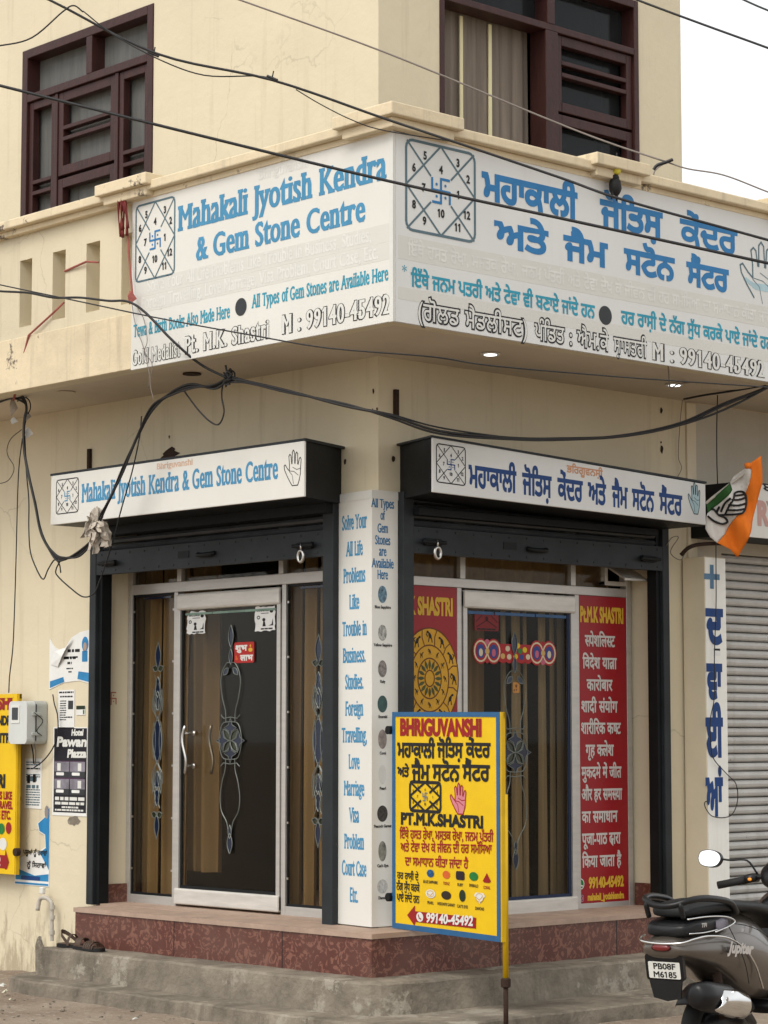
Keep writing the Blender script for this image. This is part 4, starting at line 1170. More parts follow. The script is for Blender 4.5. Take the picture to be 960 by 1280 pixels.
for st, y, w in (('All Types', 635, 24), ('of', 650, 5), ('Gem', 666, 11), ('Stones', 681, 16), ('are', 695, 8), ('Available', 710, 23), ('Here', 724, 11)):
    z = onR(481, y, .012).z; ww = w * .0067
    text(PR, st, .075 - ww * .5, .075 + ww * .5, z, .046, .0009, 'navy2', t, .05, .12)
gems = (('Blue Sapphire', 743, 'navy2', .031, .045), ('Yellow Sapphire', 791, 'papergrey', .03, .042), ('Ruby', 836, 'papergrey', .03, .044), ('Emerald', 880, 'green', .034, .044), ('Coral', 924, 'papergrey', .03, .05), ('Pearl', 968, 'white', .026, .05), ('Peacock Garnet', 1017, 'black', .036, .042), ("Cat's Eye", 1064, 'greyline', .028, .052), ('Diamond', 1108, 'white', .036, .036))
GM = {'Emerald': surf('dark_emerald', (.03, .075, .07), .4, .4, 20), 'Pearl': surf('pearl_print', (.58, .57, .53), .4, .06, 20), 'Coral': surf('coral_print', (.25, .21, .19), .4, .5, 25), 'Ruby': surf('ruby_print', (.18, .16, .15), .4, .7, 60), 'Yellow Sapphire': surf('sapphire_print', (.3, .3, .28), .4, .8, 60), 'Blue Sapphire': surf('blue_gem_print', (.08, .15, .2), .4, .8, 60), 'Peacock Garnet': surf('garnet_print', (.03, .025, .02), .4, .9, 70), "Cat's Eye": surf('cats_eye_print', (.16, .16, .13), .4, .7, 25), 'Diamond': surf('diamond_print', (.42, .42, .40), .4, .4, 70)}
for st, y, mt, rx, ry in gems:
    z = onR(479, y, .012).z
    words([[ell(.073, z, rx, ry, 20)]], PR, .0009, 'gem_picture', GM[st], t)
    ww = len(st) * .0085
    text(PR, st, .075 - ww * .5, .075 + ww * .5, z - ry - .028, .014, .002, 'black', t, .05)
# ---- painted yellow boards on hinges
WD, HT = .915, 1.095
def ybp(cx, cy):
    """place on the board, read off an enlarged view of it"""
    xl = 38 + 14 * (cy - 75) / 1120; xr = 585 + 23 * (cy - 72) / 1196
    u = (cx - xl) / (xr - xl); bt = 1195 + 73 * u
    return u * WD, (1 - (cy - 74) / (bt - 74)) * HT
def board_base(name, label, F, frame):
    t = thing(name, label, 'sign board', F.P(0, 0, 0))
    MB().prism(F, [rect(.004, .004, WD - .004, HT - .004)], -.010, .0).build('panel', 'yellow', t)
    fr = MB().prism(F, [rect(0, 0, WD, HT), rect(.027, .027, WD - .027, HT - .024)[::-1]], -.012, .003)
    fr.build('border', frame, t)
    m_ = MB().fbox(F, WD + .0005, WD + .012, .0, HT - .0, -.024, .0).fbox(F, .0, WD + .012, HT - .03, HT - .001, -.024, -.0125)
    m_.build('angle_frame', 'yellow2', t)
    for v in (.14, .915):
        MB().revolve([(.0005, .02), (.022, .02), (.022, -.016), (.0005, -.016)], F.P(-.018, v * HT, 0), (F.n), 12).build('hinge', 'black_steel', t)
    return t
hin, out = Vector((.095, .012, .555)), Vector((1.0, -.125, .547))
bu = (out - hin); bu.z = 0; bu.normalize()
sl_ = (out.z - hin.z) / .915
YB = Frame(hin, bu + Vector((0, 0, sl_)), (0, 0, 1), Vector((bu.y, -bu.x, 0)))
t = board_base('standing_sign_board', 'yellow hand painted board with blue border on an iron post at the corner pillar', YB, 'bframe')
d = .0025
def yt(st, x0, x1, yb, yt_, mat, bold=.05, ybr=None, name='lettering', **k):
    u0, v0 = ybp(x0, yb); u1, v1 = ybp(x1, ybr if ybr else yb)
    h = ybp(x0, yt_)[1] - v0
    F = Frame(YB.P(0, 0, 0), YB.u + Vector((0, 0, (v1 - v0) / (u1 - u0))) if ybr else YB.u, YB.v, YB.n)
    F.o = YB.P(u0, v0, 0)
    text(F, st, 0, u1 - u0, 0, h, d, mat, t, bold, name=name, **k)
yt('BHRIGUVANSHI', 82, 500, 193, 113, 'redp', .075)
for st, a, b_ in (('ਮਹਾਕਾਲੀ', 68, 268), ('ਜੋਤਿਸ਼', 278, 410), ('ਕੇਂਦਰ', 424, 546)): yt(st, a, b_, 308, 238, 'black', .065)
yt('ਅਤੇ', 70, 133, 410, 364, 'black', .07)
for st, a, b_ in (('ਜੈਮ', 146, 243), ('ਸਟੋਨ', 255, 395), ('ਸੈਂਟਰ', 408, 545)): yt(st, a, b_, 430, 352, 'black', .06)
(u0, v0), (u1, v1) = ybp(140, 588), ybp(298, 445)
yantra(YB, u0, u1, v0, v1, d, t, line='black', sw='bframe', w=.016)
(u0, v0), (u1, v1) = ybp(350, 604), ybp(427, 447)
hd = hand_at(u0, u1, v0, v1)
words([[hd]], YB, d - .0008, 'palm_emblem', 'pink', t)
words([stroke(hd, .006, True) + [s_ for p in palm_lines(u0, u1, v0, v1) for s_ in stroke(p, .004)]], YB, d, 'palm_outline', 'redp', t)
yt('PT.M.K.SHASTRI', 92, 515, 657, 602, 'black', .09, ybr=678)
yt('ਇੱਥੇ ਹਸਤ ਰੇਖਾ, ਮਸਤਕ ਰੇਖਾ, ਜਨਮ ਪੱਤਰੀ', 86, 566, 732, 690, 'redp', .038, ybr=750)
yt('ਅਤੇ ਟੇਵਾ ਦੇਖ ਕੇ ਜੀਵਨ ਦੀ ਹਰ ਸਮੱਸਿਆ', 92, 560, 800, 758, 'redp', .038, ybr=812)
yt('ਦਾ ਸਮਾਧਾਨ ਕੀਤਾ ਜਾਂਦਾ ਹੈ', 116, 445, 873, 832, 'redp', .038, ybr=890)
yt('ਹਰ ਰਾਸ਼ੀ ਦੇ', 75, 190, 940, 908, 'black', .04)
yt('ਨੱਗ ਸੁੱਧ ਕਰਕੇ', 72, 196, 998, 962, 'black', .04)
yt('ਪਾਏ ਜਾਂਦੇ ਹਨ', 75, 196, 1056, 1020, 'black', .04)
gp = [('BLUE SAPPHIRE', 252, 915, 19, 20, 'bframe'), ('TOPAZ', 334, 922, 19, 20, 'orange'), ('RUBY', 405, 926, 22, 22, 'plum'), ('EMERALD', 472, 930, 22, 22, 'green'), ('CORAL', 537, 937, 20, 24, 'redp'), ('PEARL', 254, 1020, 25, 22, 'white'), ('HESSONITE GARNET', 335, 1028, 25, 22, 'umber'), ("CAT'S EYE", 417, 1030, 16, 30, 'dkgreen'), ('DIAMOND', 503, 1040, 27, 30, 'white')]
M['plum'] = paint('plum_paint', '2A1A22'); M['umber'] = paint('umber_paint', '2E2014'); M['dkgreen'] = paint('dark_green_paint', '20301C')
for st, cx, cy, rx, ry, mt in gp:
    u, v = ybp(cx, cy); kx, ky = WD / 555, HT / 1130
    if st == 'CORAL': lo = ccw([(u, v + ry * ky), (u + rx * kx, v - ry * ky * .7), (u + rx * kx * .6, v - ry * ky), (u - rx * kx * .6, v - ry * ky), (u - rx * kx, v - ry * ky * .7)])
    elif st == 'DIAMOND': lo = ccw([(u, v - ry * ky), (u - rx * kx, v + ry * ky * .3), (u - rx * kx * .7, v + ry * ky * .8), (u + rx * kx * .7, v + ry * ky * .8), (u + rx * kx, v + ry * ky * .3)])
    elif st == 'RUBY': lo = rrect(u - rx * kx, v - ry * ky, u + rx * kx, v + ry * ky, .012)
    else: lo = ell(u, v, rx * kx, ry * ky, 22)
    words([[lo]], YB, d, 'gem_picture', mt, t)
    if st in ('PEARL', 'BLUE SAPPHIRE', 'DIAMOND'): words([stroke([(u - rx * kx * .6, v), (u, v - ry * ky * .4), (u + rx * kx * .5, v + ry * ky * .2)], .004) + stroke(ell(u, v, rx * kx * .7, ry * ky * .7, 12), .003, True)], YB, d + .0008, 'gem_highlight', 'navy' if st[0] == 'B' else 'gold', t)
    w = len(st) * .0085 + .012
    text(YB, st, u - w / 2, u + w / 2, v - ry * ky - .030, .014, d, 'redp' if st in ('TOPAZ', 'CORAL') else 'black', t, .03)
ar = [ybp(*p) for p in ((132, 1130), (172, 1080), (174, 1110), (487, 1143), (487, 1199), (176, 1165), (172, 1186))]
words([[ccw(ar)]], YB, d, 'arrow', 'redp', t)
u, v = ybp(200, 1140)
words([[ell(u, v, .030, .024, 20)]], YB, d + .0008, 'phone_emblem', 'white', t)
words([stroke([(u - .012, v + .010), (u - .004, v - .006), (u + .012, v - .010)], .007)], YB, d + .0016, 'phone_receiver', 'redp', t)
u0, v0 = ybp(232, 1166); u1, v1 = ybp(472, 1184)
F = Frame(YB.P(u0, v0, 0), YB.u + Vector((0, 0, (v1 - v0) / (u1 - u0))), YB.v, YB.n)
text(F, '99140-45492', 0, u1 - u0, 0, .044, d + .0008, 'white', t, .06, italic=.15)
m_ = MB().tube([YB.P(WD + .000, .70, -.0285), YB.P(WD + .000, -.17, -.0285)], .0145, 10)
m_.build('post_sleeve', 'yellow2', t, smooth_=True)
MB().revolve([(.018, .0), (.024, .005), (.024, .04), (.018, .045)], YB.P(WD, -.215, -.0285), (0, 0, 1), 12).build('post_collar', 'iron', t)
MB().tube([YB.P(WD, -.16, -.0285), YB.P(WD, -.47, -.0285)], .012, 10).build('post', 'iron', t, smooth_=True)

LB = Frame((-3.147 - WD, -.10, .690), (1, 0, 0), (0, 0, 1), (0, -1, 0))
t = board_base('wall_sign_board', 'yellow hand painted board on the left wall beside the electricity meter, cut off by the photo edge', LB, 'yellow')
for st, a, b_, y0, y1, mt, bo in (('BHRIGUVANSHI', .08, .862, 886, 871, 'redp', .09), ('MAHAKALI JYOTISH KENDRA', .02, .895, 906, 895, 'black', .07), ('& GEM STONE CENTRE', .06, .888, 928, 917, 'black', .08), ('PT. M.K. SHASTRI', .08, .80, 984, 969, 'black', .09), ('SOLVE YOUR ALL LIFE PROBLEMS LIKE', .04, .875, 999, 990, 'redp', .07), ('BUSINESS, STUDIES, FOREIGN TRAVEL', .04, .885, 1011, 1002, 'redp', .07), ('MARRIAGE, VISA, COURT CASE ETC.', .05, .865, 1024, 1014, 'redp', .07)):
    v = onL(12, y0, .1).z - .69; h = onL(12, y1, .1).z - .69 - v
    text(LB, st, a, b_, v, h, d, mt, t, bo)
for px, y, mt, rx, ry in ((2, 1036, 'green', .036, .034), (11, 1035, 'redp', .030, .036), (4, 1055, 'white', .042, .038), (-10, 1036, 'plum', .036, .034), (-18, 1056, 'umber', .036, .034)):
    p = onL(px, y, .1); words([[ell(p.x - LB.o.x, p.z - .69, rx, ry, 18)]], LB, d, 'gem_picture', mt, t)
v = onL(2, 1077, .1).z - .69
words([[ccw([(.855, v), (.815, v + .075), (.81, v + .04), (.30, v + .04), (.30, v - .04), (.81, v - .04), (.815, v - .075)])]], LB, d, 'arrow', 'redp', t)
text(LB, '99140-45492', .36, .76, v - .025, .05, d + .0008, 'white', t, .06, italic=.15)
m_ = MB().revolve([(.0005, .015), (.024, .015), (.024, -.015), (.0005, -.015)], onL(21, 1065, .10), (0, -1, 0), 12)
m_.build('hanging_ring', 'iron', t)

# ---- red vinyl panels behind the side lights of the right bay
D = -.19
RP = D - .0055
t = thing('printed_panel', 'tall red window panel lettered in Hindi at the right end of the right shop bay', 'panel', R.P(1.94, .58, RP))
MB().fbox(R, 1.742, 2.148, .58, 2.333, RP - .0005, RP + .004).build('vinyl_sheet', 'redposter', t)
d = RP + .006
def rp(st, x0, x1, yb, yt_, mat, bold=.06, **k):
    a, v0 = uv(R, 700 + x0 / 3.12, yb, d); b_, _ = uv(R, 700 + x1 / 3.12, yb, d)
    h = onR(700 + x0 / 3.12, yt_, d).z - v0
    v1 = uv(R, 700 + x1 / 3.12, yb, d)[1]
    text(R, st, a, b_, (v0 + v1) / 2 if False else v0, h, d, mat, t, bold, **k)
def rrow(st, x0, x1, yc, h, mat, bold=.06, **k):
    a = max(1.750, uv(R, 700 + x0 / 3.12, yc, d)[0]); b_, v = uv(R, 700 + x1 / 3.12, yc, d); b_ = min(b_, 2.142)
    v = uv(R, 750, yc, d)[1]
    text(R, st, a, b_, v, h, d, mat, t, bold, **k)
rrow('Pt.M.K SHASTRI', 70, 247, 777.5, .082, 'goldtext', .07)
for st, y, x0, x1 in (('स्पेशलिस्ट', 808, 97, 215), ('विदेश यात्रा', 835.5, 88, 222), ('कारोबार', 863, 104, 205), ('शादी संयोग', 890, 83, 225), ('शारीरिक कष्ट', 917, 72, 238), ('गृह क्लेश', 944.5, 100, 210), ('मुकदमे में जीत', 972, 70, 240), ('और हर समस्या', 999.6, 66, 243), ('का समाधान', 1027.5, 83, 225), ('पूजा-पाठ द्वारा', 1055, 71, 237), ('किया जाता है', 1083, 78, 240)):
    rrow(st, x0, x1, y, .060, 'silver', .045)
rrow('99140-45492', 112, 249, 1109, .056, 'goldtext', .07)
rrow('mahakali_jyotishkendra', 108, 250, 1124.5, .036, 'goldtext', .07)
u, v = uv(R, 726, 1105, d); words([[ell(u, v, .030, .032, 20)]], R, d, 'phone_emblem', 'green', t); words([stroke([(u - .012, v + .012), (u - .004, v - .008), (u + .014, v - .012)], .008) + stroke(ell(u, v, .026, .028, 16), .005, True)], R, d + .001, 'phone_receiver', 'white', t)
u, v = uv(R, 726, 1123, d); words([[rrect(u - .026, v - .024, u + .026, v + .024, .010)]], R, d, 'camera_emblem', 'paperpurple', t); words([stroke(ell(u, v, .012, .012, 12), .005, True) + stroke(rrect(u - .020, v - .018, u + .020, v + .018, .007), .004, True)], R, d + .001, 'camera_outline', 'pink', t)
t = thing('printed_panel', 'red window panel with a golden zodiac wheel behind the yellow standing board', 'panel', R.P(.45, .58, RP))
MB().fbox(R, .142, .758, .58, 2.333, RP - .0005, RP + .004).build('vinyl_sheet', 'redposter', t)
a = uv(R, 566, 772, d)[0]; v0 = uv(R, 540, 768, d)[1]
text(R, 'Pt.M.K SHASTRI', a - .475, a, v0, .088, d, 'goldtext', t, .07)
cu, cv = uv(R, 537, 848, d)
rv = uv(R, 537, 785, d)[1] - cv; ru = rv * .80
zw = words([[ell(cu, cv, ru, rv, 48)]], R, d, 'zodiac_wheel', 'gold', t)
ring = []
for k_ in (1.0, .66, .40, .16): ring += stroke(ell(cu, cv, ru * k_, rv * k_, 44), .007, True)
for i in range(12):
    a_ = R_(15 + 30 * i); ring += stroke([(cu + ru * .66 * math.cos(a_), cv + rv * .66 * math.sin(a_)), (cu + ru * .84 * math.cos(a_ + .05), cv + rv * .84 * math.sin(a_ + .05)), (cu + ru * math.cos(a_), cv + rv * math.sin(a_))], .006)
words([ring], R, d + .0012, 'wheel_lines', 'brown', zw)
sets = []
rz = random.Random(3)
for i in range(12):
    for k_, hh in ((.83, .050), (.53, .026)):
        a_ = R_(90 + 30 * i)
        x, y = cu + ru * k_ * math.cos(a_), cv + rv * k_ * math.sin(a_)
        f_ = lambda p, q_: (x + p * hh * .55, y + q_ * hh * .55)
        sg = rz.choice((-1, 1)); lo = [leaf(*f_(-.5 * sg, -.5), hh * .95, hh * .20, R_(90 - sg * 30))]
        lo += stroke([f_(-.5 * sg, -.3), f_(-.7 * sg, -1.1)], hh * .12) + stroke([f_(.1 * sg, -.1), f_(.3 * sg, -1.0)], hh * .12) + [ell(*f_(.55 * sg, .9), hh * .16, hh * .14, 8)]
        if i % 3 == 0: lo += stroke([f_(.6 * sg, 1.0), f_(.9 * sg, .4), f_(.5 * sg, .0)], hh * .10)
        if i % 3 == 1: lo += stroke([f_(-.6 * sg, -.2), f_(-1.0 * sg, .5), f_(-.6 * sg, .8)], hh * .10)
        sets.append(lo)
words(sets, R, d + .0014, 'zodiac_signs', 'black', zw)
sets = []
for i in range(16):
    a_ = R_(22.5 * i); sets.append([leaf(cu + ru * .18 * math.cos(a_), cv + rv * .18 * math.sin(a_), rv * .2, rv * .035, a_)])
words(sets, R, d + .0014, 'wheel_rosette', paint('olive_print', '4C5228', var=.4), zw)

# ---- stickers on the doors (each a thing of its own)
D = -.19
def sticker(F, x0, y0, x1, y1, dd, mat, label, name='door_sticker', cat='sticker', group=None, jag=0):
    (u0, v0), (u1, v1) = uv(F, x0, y1, dd), uv(F, x1, y0, dd)
    t_ = thing(name, label, cat, F.P((u0 + u1) / 2, v0, dd), group)
    lo = []
    if jag:
        for i in range(28):
            e = i / 28
            if e < .25: p = (u0 + (u1 - u0) * e * 4, v0)
            elif e < .5: p = (u1, v0 + (v1 - v0) * (e - .25) * 4)
            elif e < .75: p = (u1 - (u1 - u0) * (e - .5) * 4, v1)
            else: p = (u0, v1 - (v1 - v0) * (e - .75) * 4)
            lo.append((p[0] + random.uniform(-jag, jag), p[1] + random.uniform(-jag, jag)))
    else: lo = rrect(u0, v0, u1, v1, min(u1 - u0, v1 - v0) * .1)
    MB().prism(F, [ccw(lo)], dd, dd + .0015).build('paper', mat, t_)
    return t_, u0, u1, v0, v1, dd + .0025
for (x0, y0, x1, y1, lab, jg) in ((234, 764, 257, 793, 'torn white paper sticker at the top left corner of the left glass door', .008), (319, 757, 344, 789, 'white paper sticker in the top right corner of the left glass door', .005)):
    t_, u0, u1, v0, v1, dd = sticker(L, x0, y0, x1, y1, D - .012, 'paper', lab, jag=jg)
    w = u1 - u0; h = v1 - v0
    sets = [text_loops('SECURE?', u0 + .1 * w, u0 + .72 * w, v0 + h * .80, h * .10, .05)]
    words(sets, L, dd, 'lettering', 'black', t_)
    for fx, fy, s_ in ((.83, .80, .09), (.45, .45, .08)):
        words([[ell(u0 + fx * w, v0 + fy * h, w * s_, h * s_ * .9, 12)]], L, dd, 'small_head', 'black', t_)
    words([[ccw([(u0 + w * .38, v0 + h * .18), (u0 + w * .55, v0 + h * .18), (u0 + w * .5, v0 + h * .38), (u0 + w * .42, v0 + h * .38)])], [ccw([(u0 + w * .68, v0 + h * .2), (u0 + w * .92, v0 + h * .2), (u0 + w * .9, v0 + h * .5), (u0 + w * .84, v0 + h * .26)])], stroke(ell(u0 + .18 * w, v0 + .55 * h, w * .07, h * .06, 8), w * .03, True)], L, dd, 'small_drawing', 'black', t_)
    bars(L, [(u0 + w * .3, u0 + w * .9, v0 + h * .05, h * .06), (u0 + w * .3, u0 + w * .7, v0 + h * .70, h * .03)], dd, t_, 'black')
t_, u0, u1, v0, v1, dd = sticker(L, 293, 802, 318, 829, D - .012, paint('bright_red_sticker', 'B41A12', rough=.3), 'red shubh labh sticker on the left glass door', 'door_sticker')
w = u1 - u0; h = v1 - v0
text(L, 'शुभ', u0 + .06 * w, u0 + .66 * w, v0 + .60 * h, .24 * h, dd, 'white', t_, .09)
text(L, 'लाभ', u0 + .30 * w, u0 + .95 * w, v0 + .12 * h, .24 * h, dd, 'white', t_, .09)
words([[ell(u0 + .82 * w, v0 + .62 * h, .11 * w, .10 * h, 12)], [leaf(u0 + .82 * w, v0 + .74 * h, .15 * h, .04 * w, R_(90))]], L, dd, 'lamp_drawing', 'goldtext', t_)
words([[leaf(u0 + .10 * w, v0 + .22 * h, .16 * h, .04 * w, R_(80))], [ell(u0 + .13 * w, v0 + .2 * h, .07 * w, .06 * h, 10)]], L, dd, 'flame_drawing', 'orange', t_)
t_, u0, u1, v0, v1, dd = sticker(R, 593, 767, 623, 788, D - .012, paint('dull_red_sticker', '7E1418', rough=.4), 'dull red sticker at the top left of the right glass door', 'door_sticker')
w = u1 - u0; h = v1 - v0
words([stroke([(u0 + .08 * w, v0 + .2 * h), (u0 + .5 * w, v0 + .6 * h), (u0 + .92 * w, v0 + .2 * h)], .05 * h) + stroke([(u0 + .06 * w, v0 + .5 * h), (u0 + .3 * w, v0 + .85 * h)], .05 * h) + stroke([(u0 + .94 * w, v0 + .5 * h), (u0 + .7 * w, v0 + .85 * h)], .05 * h), [ell(u0 + .5 * w, v0 + .70 * h, .06 * w, .12 * h, 12)]], R, dd, 'dark_drawing', paint('maroon_print', '3A0A0C'), t_)
bars(R, [(u0 + .1 * w, u0 + .9 * w, v0 + .05 * h, .09 * h)], dd, t_, 'black')
# long festive sticker strip: medallions in a row
(u0, v0), (u1, v1) = uv(R, 594, 829, D - .012), uv(R, 692, 802, D - .012)
dd = D - .010
t_ = thing('festive_sticker', 'long red festive sticker strip with round medallions across the right glass door', 'sticker', R.P((u0 + u1) / 2, v0, dd))
w = u1 - u0; vm = (v0 + v1) / 2; h = (v1 - v0) * .9
back = [ell(u0 + w * x, vm, h * .50, h * .58, 22) for x in (.065, .225, .775, .935)] + [rect(u0 + .10 * w, vm - h * .36, u1 - .10 * w, vm + h * .36)] + [ell(u0 + w * x, vm - h * .22, h * .32, h * .3, 14) for x in (.34, .42, .5, .58, .66)] + [ell(u0 + w * x, vm + s_ * h * .42, h * .13, h * .13, 10) for x in (.145, .855) for s_ in (-1, 1)]
words([back], R, dd, 'red_ground', paint('festive_red', 'A8141C', rough=.35), t_)
FC = {n_: paint('festive_' + n_, c_, rough=.35) for n_, c_ in (('gold', 'D0A860'), ('blue', '2A3F86'), ('cream', 'D8C8A8'), ('yellow', 'DDBE1C'), ('green', '2F7A36'), ('pinkish', 'C4607A'))}
for x in (.065, .225, .775, .935):
    cx = u0 + w * x
    words([stroke(ell(cx, vm, h * .40, h * .46, 18), h * .08, True)], R, dd + .001, 'medallion_ring', FC['cream'], t_)
    words([[ell(cx, vm, h * .27, h * .32, 16)]], R, dd + .001, 'medallion_field', FC['blue'], t_)
    words([[ell(cx, vm - h * .06, h * .13, h * .18, 12)]], R, dd + .002, 'medallion_figure', FC['pinkish'] if x in (.225, .775) else FC['cream'], t_)
for i, (x, y, c_) in enumerate(((.34, -.2, 'gold'), (.42, -.22, 'cream'), (.5, -.2, 'yellow'), (.58, -.22, 'blue'), (.66, -.2, 'cream'), (.40, .15, 'cream'), (.47, .22, 'blue'), (.53, .30, 'yellow'), (.56, .05, 'green'), (.62, .12, 'yellow'), (.145, 0, 'gold'), (.855, 0, 'gold'), (.145, .42, 'pinkish'), (.855, -.42, 'pinkish'))):
    words([[ell(u0 + w * x, vm + h * y, h * .15, h * .13, 12)]], R, dd + .0012 + .0004 * (i % 3), 'flower_print', FC[c_], t_)
t_, u0, u1, v0, v1, dd = sticker(R, 641, 853, 649, 866, D - .012, paint('amber_sticker', 'C58A45'), 'tiny amber sticker below the festive strip on the right glass door', 'door_sticker')
words([[ell((u0 + u1) / 2, v0 + (v1 - v0) * .65, .008, .010, 8)], [rect(u0 + .006, v0 + .008, u0 + .014, v0 + .02)], [rect(u0 + .022, v0 + .012, u0 + .03, v0 + .022)]], R, dd, 'dark_print', 'brown', t_)
# faint red swastika drawn on the left jamb
t_ = thing('swastika_mark', 'small faded red swastika painted on the cream jamb left of the left door', 'mark', (-2.42, .1, 1.5))
JF = Frame((-2.4205, 0, 0), (0, 1, 0), (0, 0, 1), (1, 0, 0))
_r = ray(139, 873); _t = (-2.42 - CAM.x) / _r.x; _p = CAM + _r * _t
words([swastika(_p.y, _p.z, .035)], JF, .0015, 'swastika_emblem', paint('faded_vermilion', 'B06A58', var=.3), t_)

# ---- posters on the left wall
def poster(x0, y0, x1, y1, mat, label, jag=0.0, dd=.004, cut=None):
    (u0, v0), (u1, v1) = uv(L, x0, y1, 0), uv(L, x1, y0, 0)
    t_ = thing('wall_poster', label, 'poster', L.P((u0 + u1) / 2, v0, 0))
    lo = cut(u0, u1, v0, v1) if cut else rect(u0, v0, u1, v1)
    if jag: lo = [(p[0] + random.uniform(-jag, jag), p[1] + random.uniform(-jag, jag)) for p in lo]
    MB().prism(L, [ccw(lo)], dd - .0035, dd).build('paper', mat, t_)
    return t_, u0, u1, v0, v1, dd + .001
fl = lambda u0, u1, v0, v1: [(u0, v0 - .02), (u0 + .15, v0 + .02), (u1 - .1, v0 + .03), (u1, v0 + .01), (u1, v1), (u1 - .10, v1 - .012), (u1 - .18, v1 - .04), (u0 + .17, v1 - .10), (u0 + .10, v1 - .115), (u0 + .04, v1 - .085), (u0, v1 - .04)]
t_, u0, u1, v0, v1, d = poster(62, 787, 113, 858, 'paper', 'torn white and blue poster curling at its top, uppermost on the left wall', cut=fl)
w, h = u1 - u0, v1 - v0
words([[ccw([(u0 + .01, v0 - .01), (u0 + .16, v0 + .025), (u0 + .15, v0 + .055), (u0 + .01, v0 + .03)])], [ccw([(u1 - .12, v0 + .04), (u1 - .005, v0 + .02), (u1 - .005, v0 + .075), (u1 - .11, v0 + .085)])], [ell(u1 - .045, v1 - .085, .034, .045, 16)], [rect(u1 - .075, v1 - .19, u1 - .02, v1 - .125)]], L, d, 'blue_print', 'paperblue', t_)
words([[ell(u1 - .045, v1 - .10, .018, .026, 12)]], L, d + .001, 'face_print', paint('skin_print', 'B89A84'), t_)
bars(L, [(u0 + .19, u1 - .10, v1 - .13, .018), (u0 + .17, u1 - .12, v1 - .165, .010), (u0 + .15, u1 - .13, v0 + .16, .016), (u0 + .19, u1 - .18, v0 + .13, .014), (u0 + .18, u1 - .16, v0 + .10, .008), (u0 + .2, u1 - .18, v0 + .08, .008)], d, t_, 'black')
MB().add([L.P(u0 + .02, v1 - .20, .008), L.P(u0 + .10, v1 - .215, .012), L.P(u0 + .17, v1 - .15, .03), L.P(u0 + .26, v1 - .035, .022), L.P(u0 + .17, v1 - .10, .006), L.P(u0 + .05, v1 - .12, .006)], [(0, 1, 2, 5), (5, 2, 3, 4)]).build('curled_flap', 'paper', t_)
t_, u0, u1, v0, v1, d = poster(73, 862, 94, 911, 'paper', 'narrow white price list sheet between the torn poster and the hotel poster', .003)
w, h = u1 - u0, v1 - v0
bars(L, [(u0 + .02, u0 + w * .5, v0 + h * f_, .006) for f_ in (.70, .64, .58, .52, .46, .40, .34, .28, .22)] + [(u0 + .01, u1 - .01, v1 - .02, .010), (u0 + .02, u1 - .02, v1 - .045, .009), (u0 + w * .5, u1 - .02, v0 + h * .28, .008)], d, t_, 'black')
MB().prism(L, [rect(u0 + w * .62, v0 + h * .5, u0 + w * .92, v0 + h * .72)], d - .001, d).build('dark_picture', 'dot', t_)
t_, u0, u1, v0, v1, d = poster(96, 882, 107, 894, 'paper', 'small white sticker with a dark green heading right of the price list')
MB().prism(L, [rect(u0, v1 - .022, u1, v1)], d - .001, d).build('green_heading', 'dkgreen', t_)
MB().prism(L, [rect(u1 - .02, v0 + .006, u1 - .006, v1 - .026)], d - .001, d).build('green_picture', 'green', t_)
t_, u0, u1, v0, v1, d = poster(66, 909, 110, 1019, 'paper', 'black hotel poster with four grey room photographs beside the shutter guide', .002)
MB().prism(L, [rect(u0 + .012, v0 + .020, u1 - .004, v1 - .006)], d - .001, d).build('black_print_area', 'paperblack', t_)
d += .001
w, h = u1 - u0, v1 - v0
text(L, 'Hotel', u0 + .19, u0 + .31, v1 - .048, .034, d, 'white', t_, .08, italic=.15)
text(L, 'Pawan', u0 + .04, u0 + .345, v1 - .112, .052, d, 'white', t_, .09, italic=.15)
text(L, 'Plazza', u0 + .15, u0 + .345, v1 - .178, .044, d, 'white', t_, .09, italic=.15)
MB().prism(L, [rect(u0 + .014, v0 + .205, u1 - .03, v1 - .20)], d - .001, d - .0004).build('purple_tint', 'paperpurple', t_)
for i, (a, b_) in enumerate(((0, 1), (1, 1), (0, 0), (1, 0))):
    x0 = u0 + .02 + a * .162; y0 = v0 + .125 + b_ * .103
    ph = MB().prism(L, [rect(x0, y0, x0 + .152, y0 + .094)], d - .0004, d + .0004).build('room_photograph', 'papergrey', t_)
    m_ = MB().prism(L, [rect(x0 + .0, y0, x0 + .152, y0 + .035)], d + .0004, d + .001)
    m_.build('photograph_floor', 'dot', ph)
    MB().prism(L, [rect(x0 + .03 + .05 * a, y0 + .04, x0 + .065 + .05 * a, y0 + .085)], d + .0004, d + .001).build('photograph_window', 'white', ph)
    MB().prism(L, [rrect(x0 + .02, y0 + .012, x0 + .10, y0 + .030, .006)], d + .001, d + .0016).build('photograph_bed', 'paper', ph)
bars(L, [(u0 + .03, u1 - .02, v0 + .092, .020), (u0 + .03, u1 - .02, v0 + .066, .016), (u0 + .10, u1 - .08, v0 + .046, .010), (u0 + .03, u1 - .03, v0 + .029, .010)], d + .0002, t_, 'white')
t_, u0, u1, v0, v1, d = poster(31, 948, 53, 1010, 'paper', 'white notice with small drawings hanging under the electricity meter', .003)
w, h = u1 - u0, v1 - v0
bars(L, [(u0 + .015, u1 - .015, v0 + h * f_, .007) for f_ in (.06, .11, .16, .21, .26, .31, .36, .62, .66, .86, .91)] + [(u0 + .02, u1 - .03, v0 + h * .40, .02), (u0 + .02, u1 - .05, v0 + h * .54, .03)], d, t_, 'greyline')
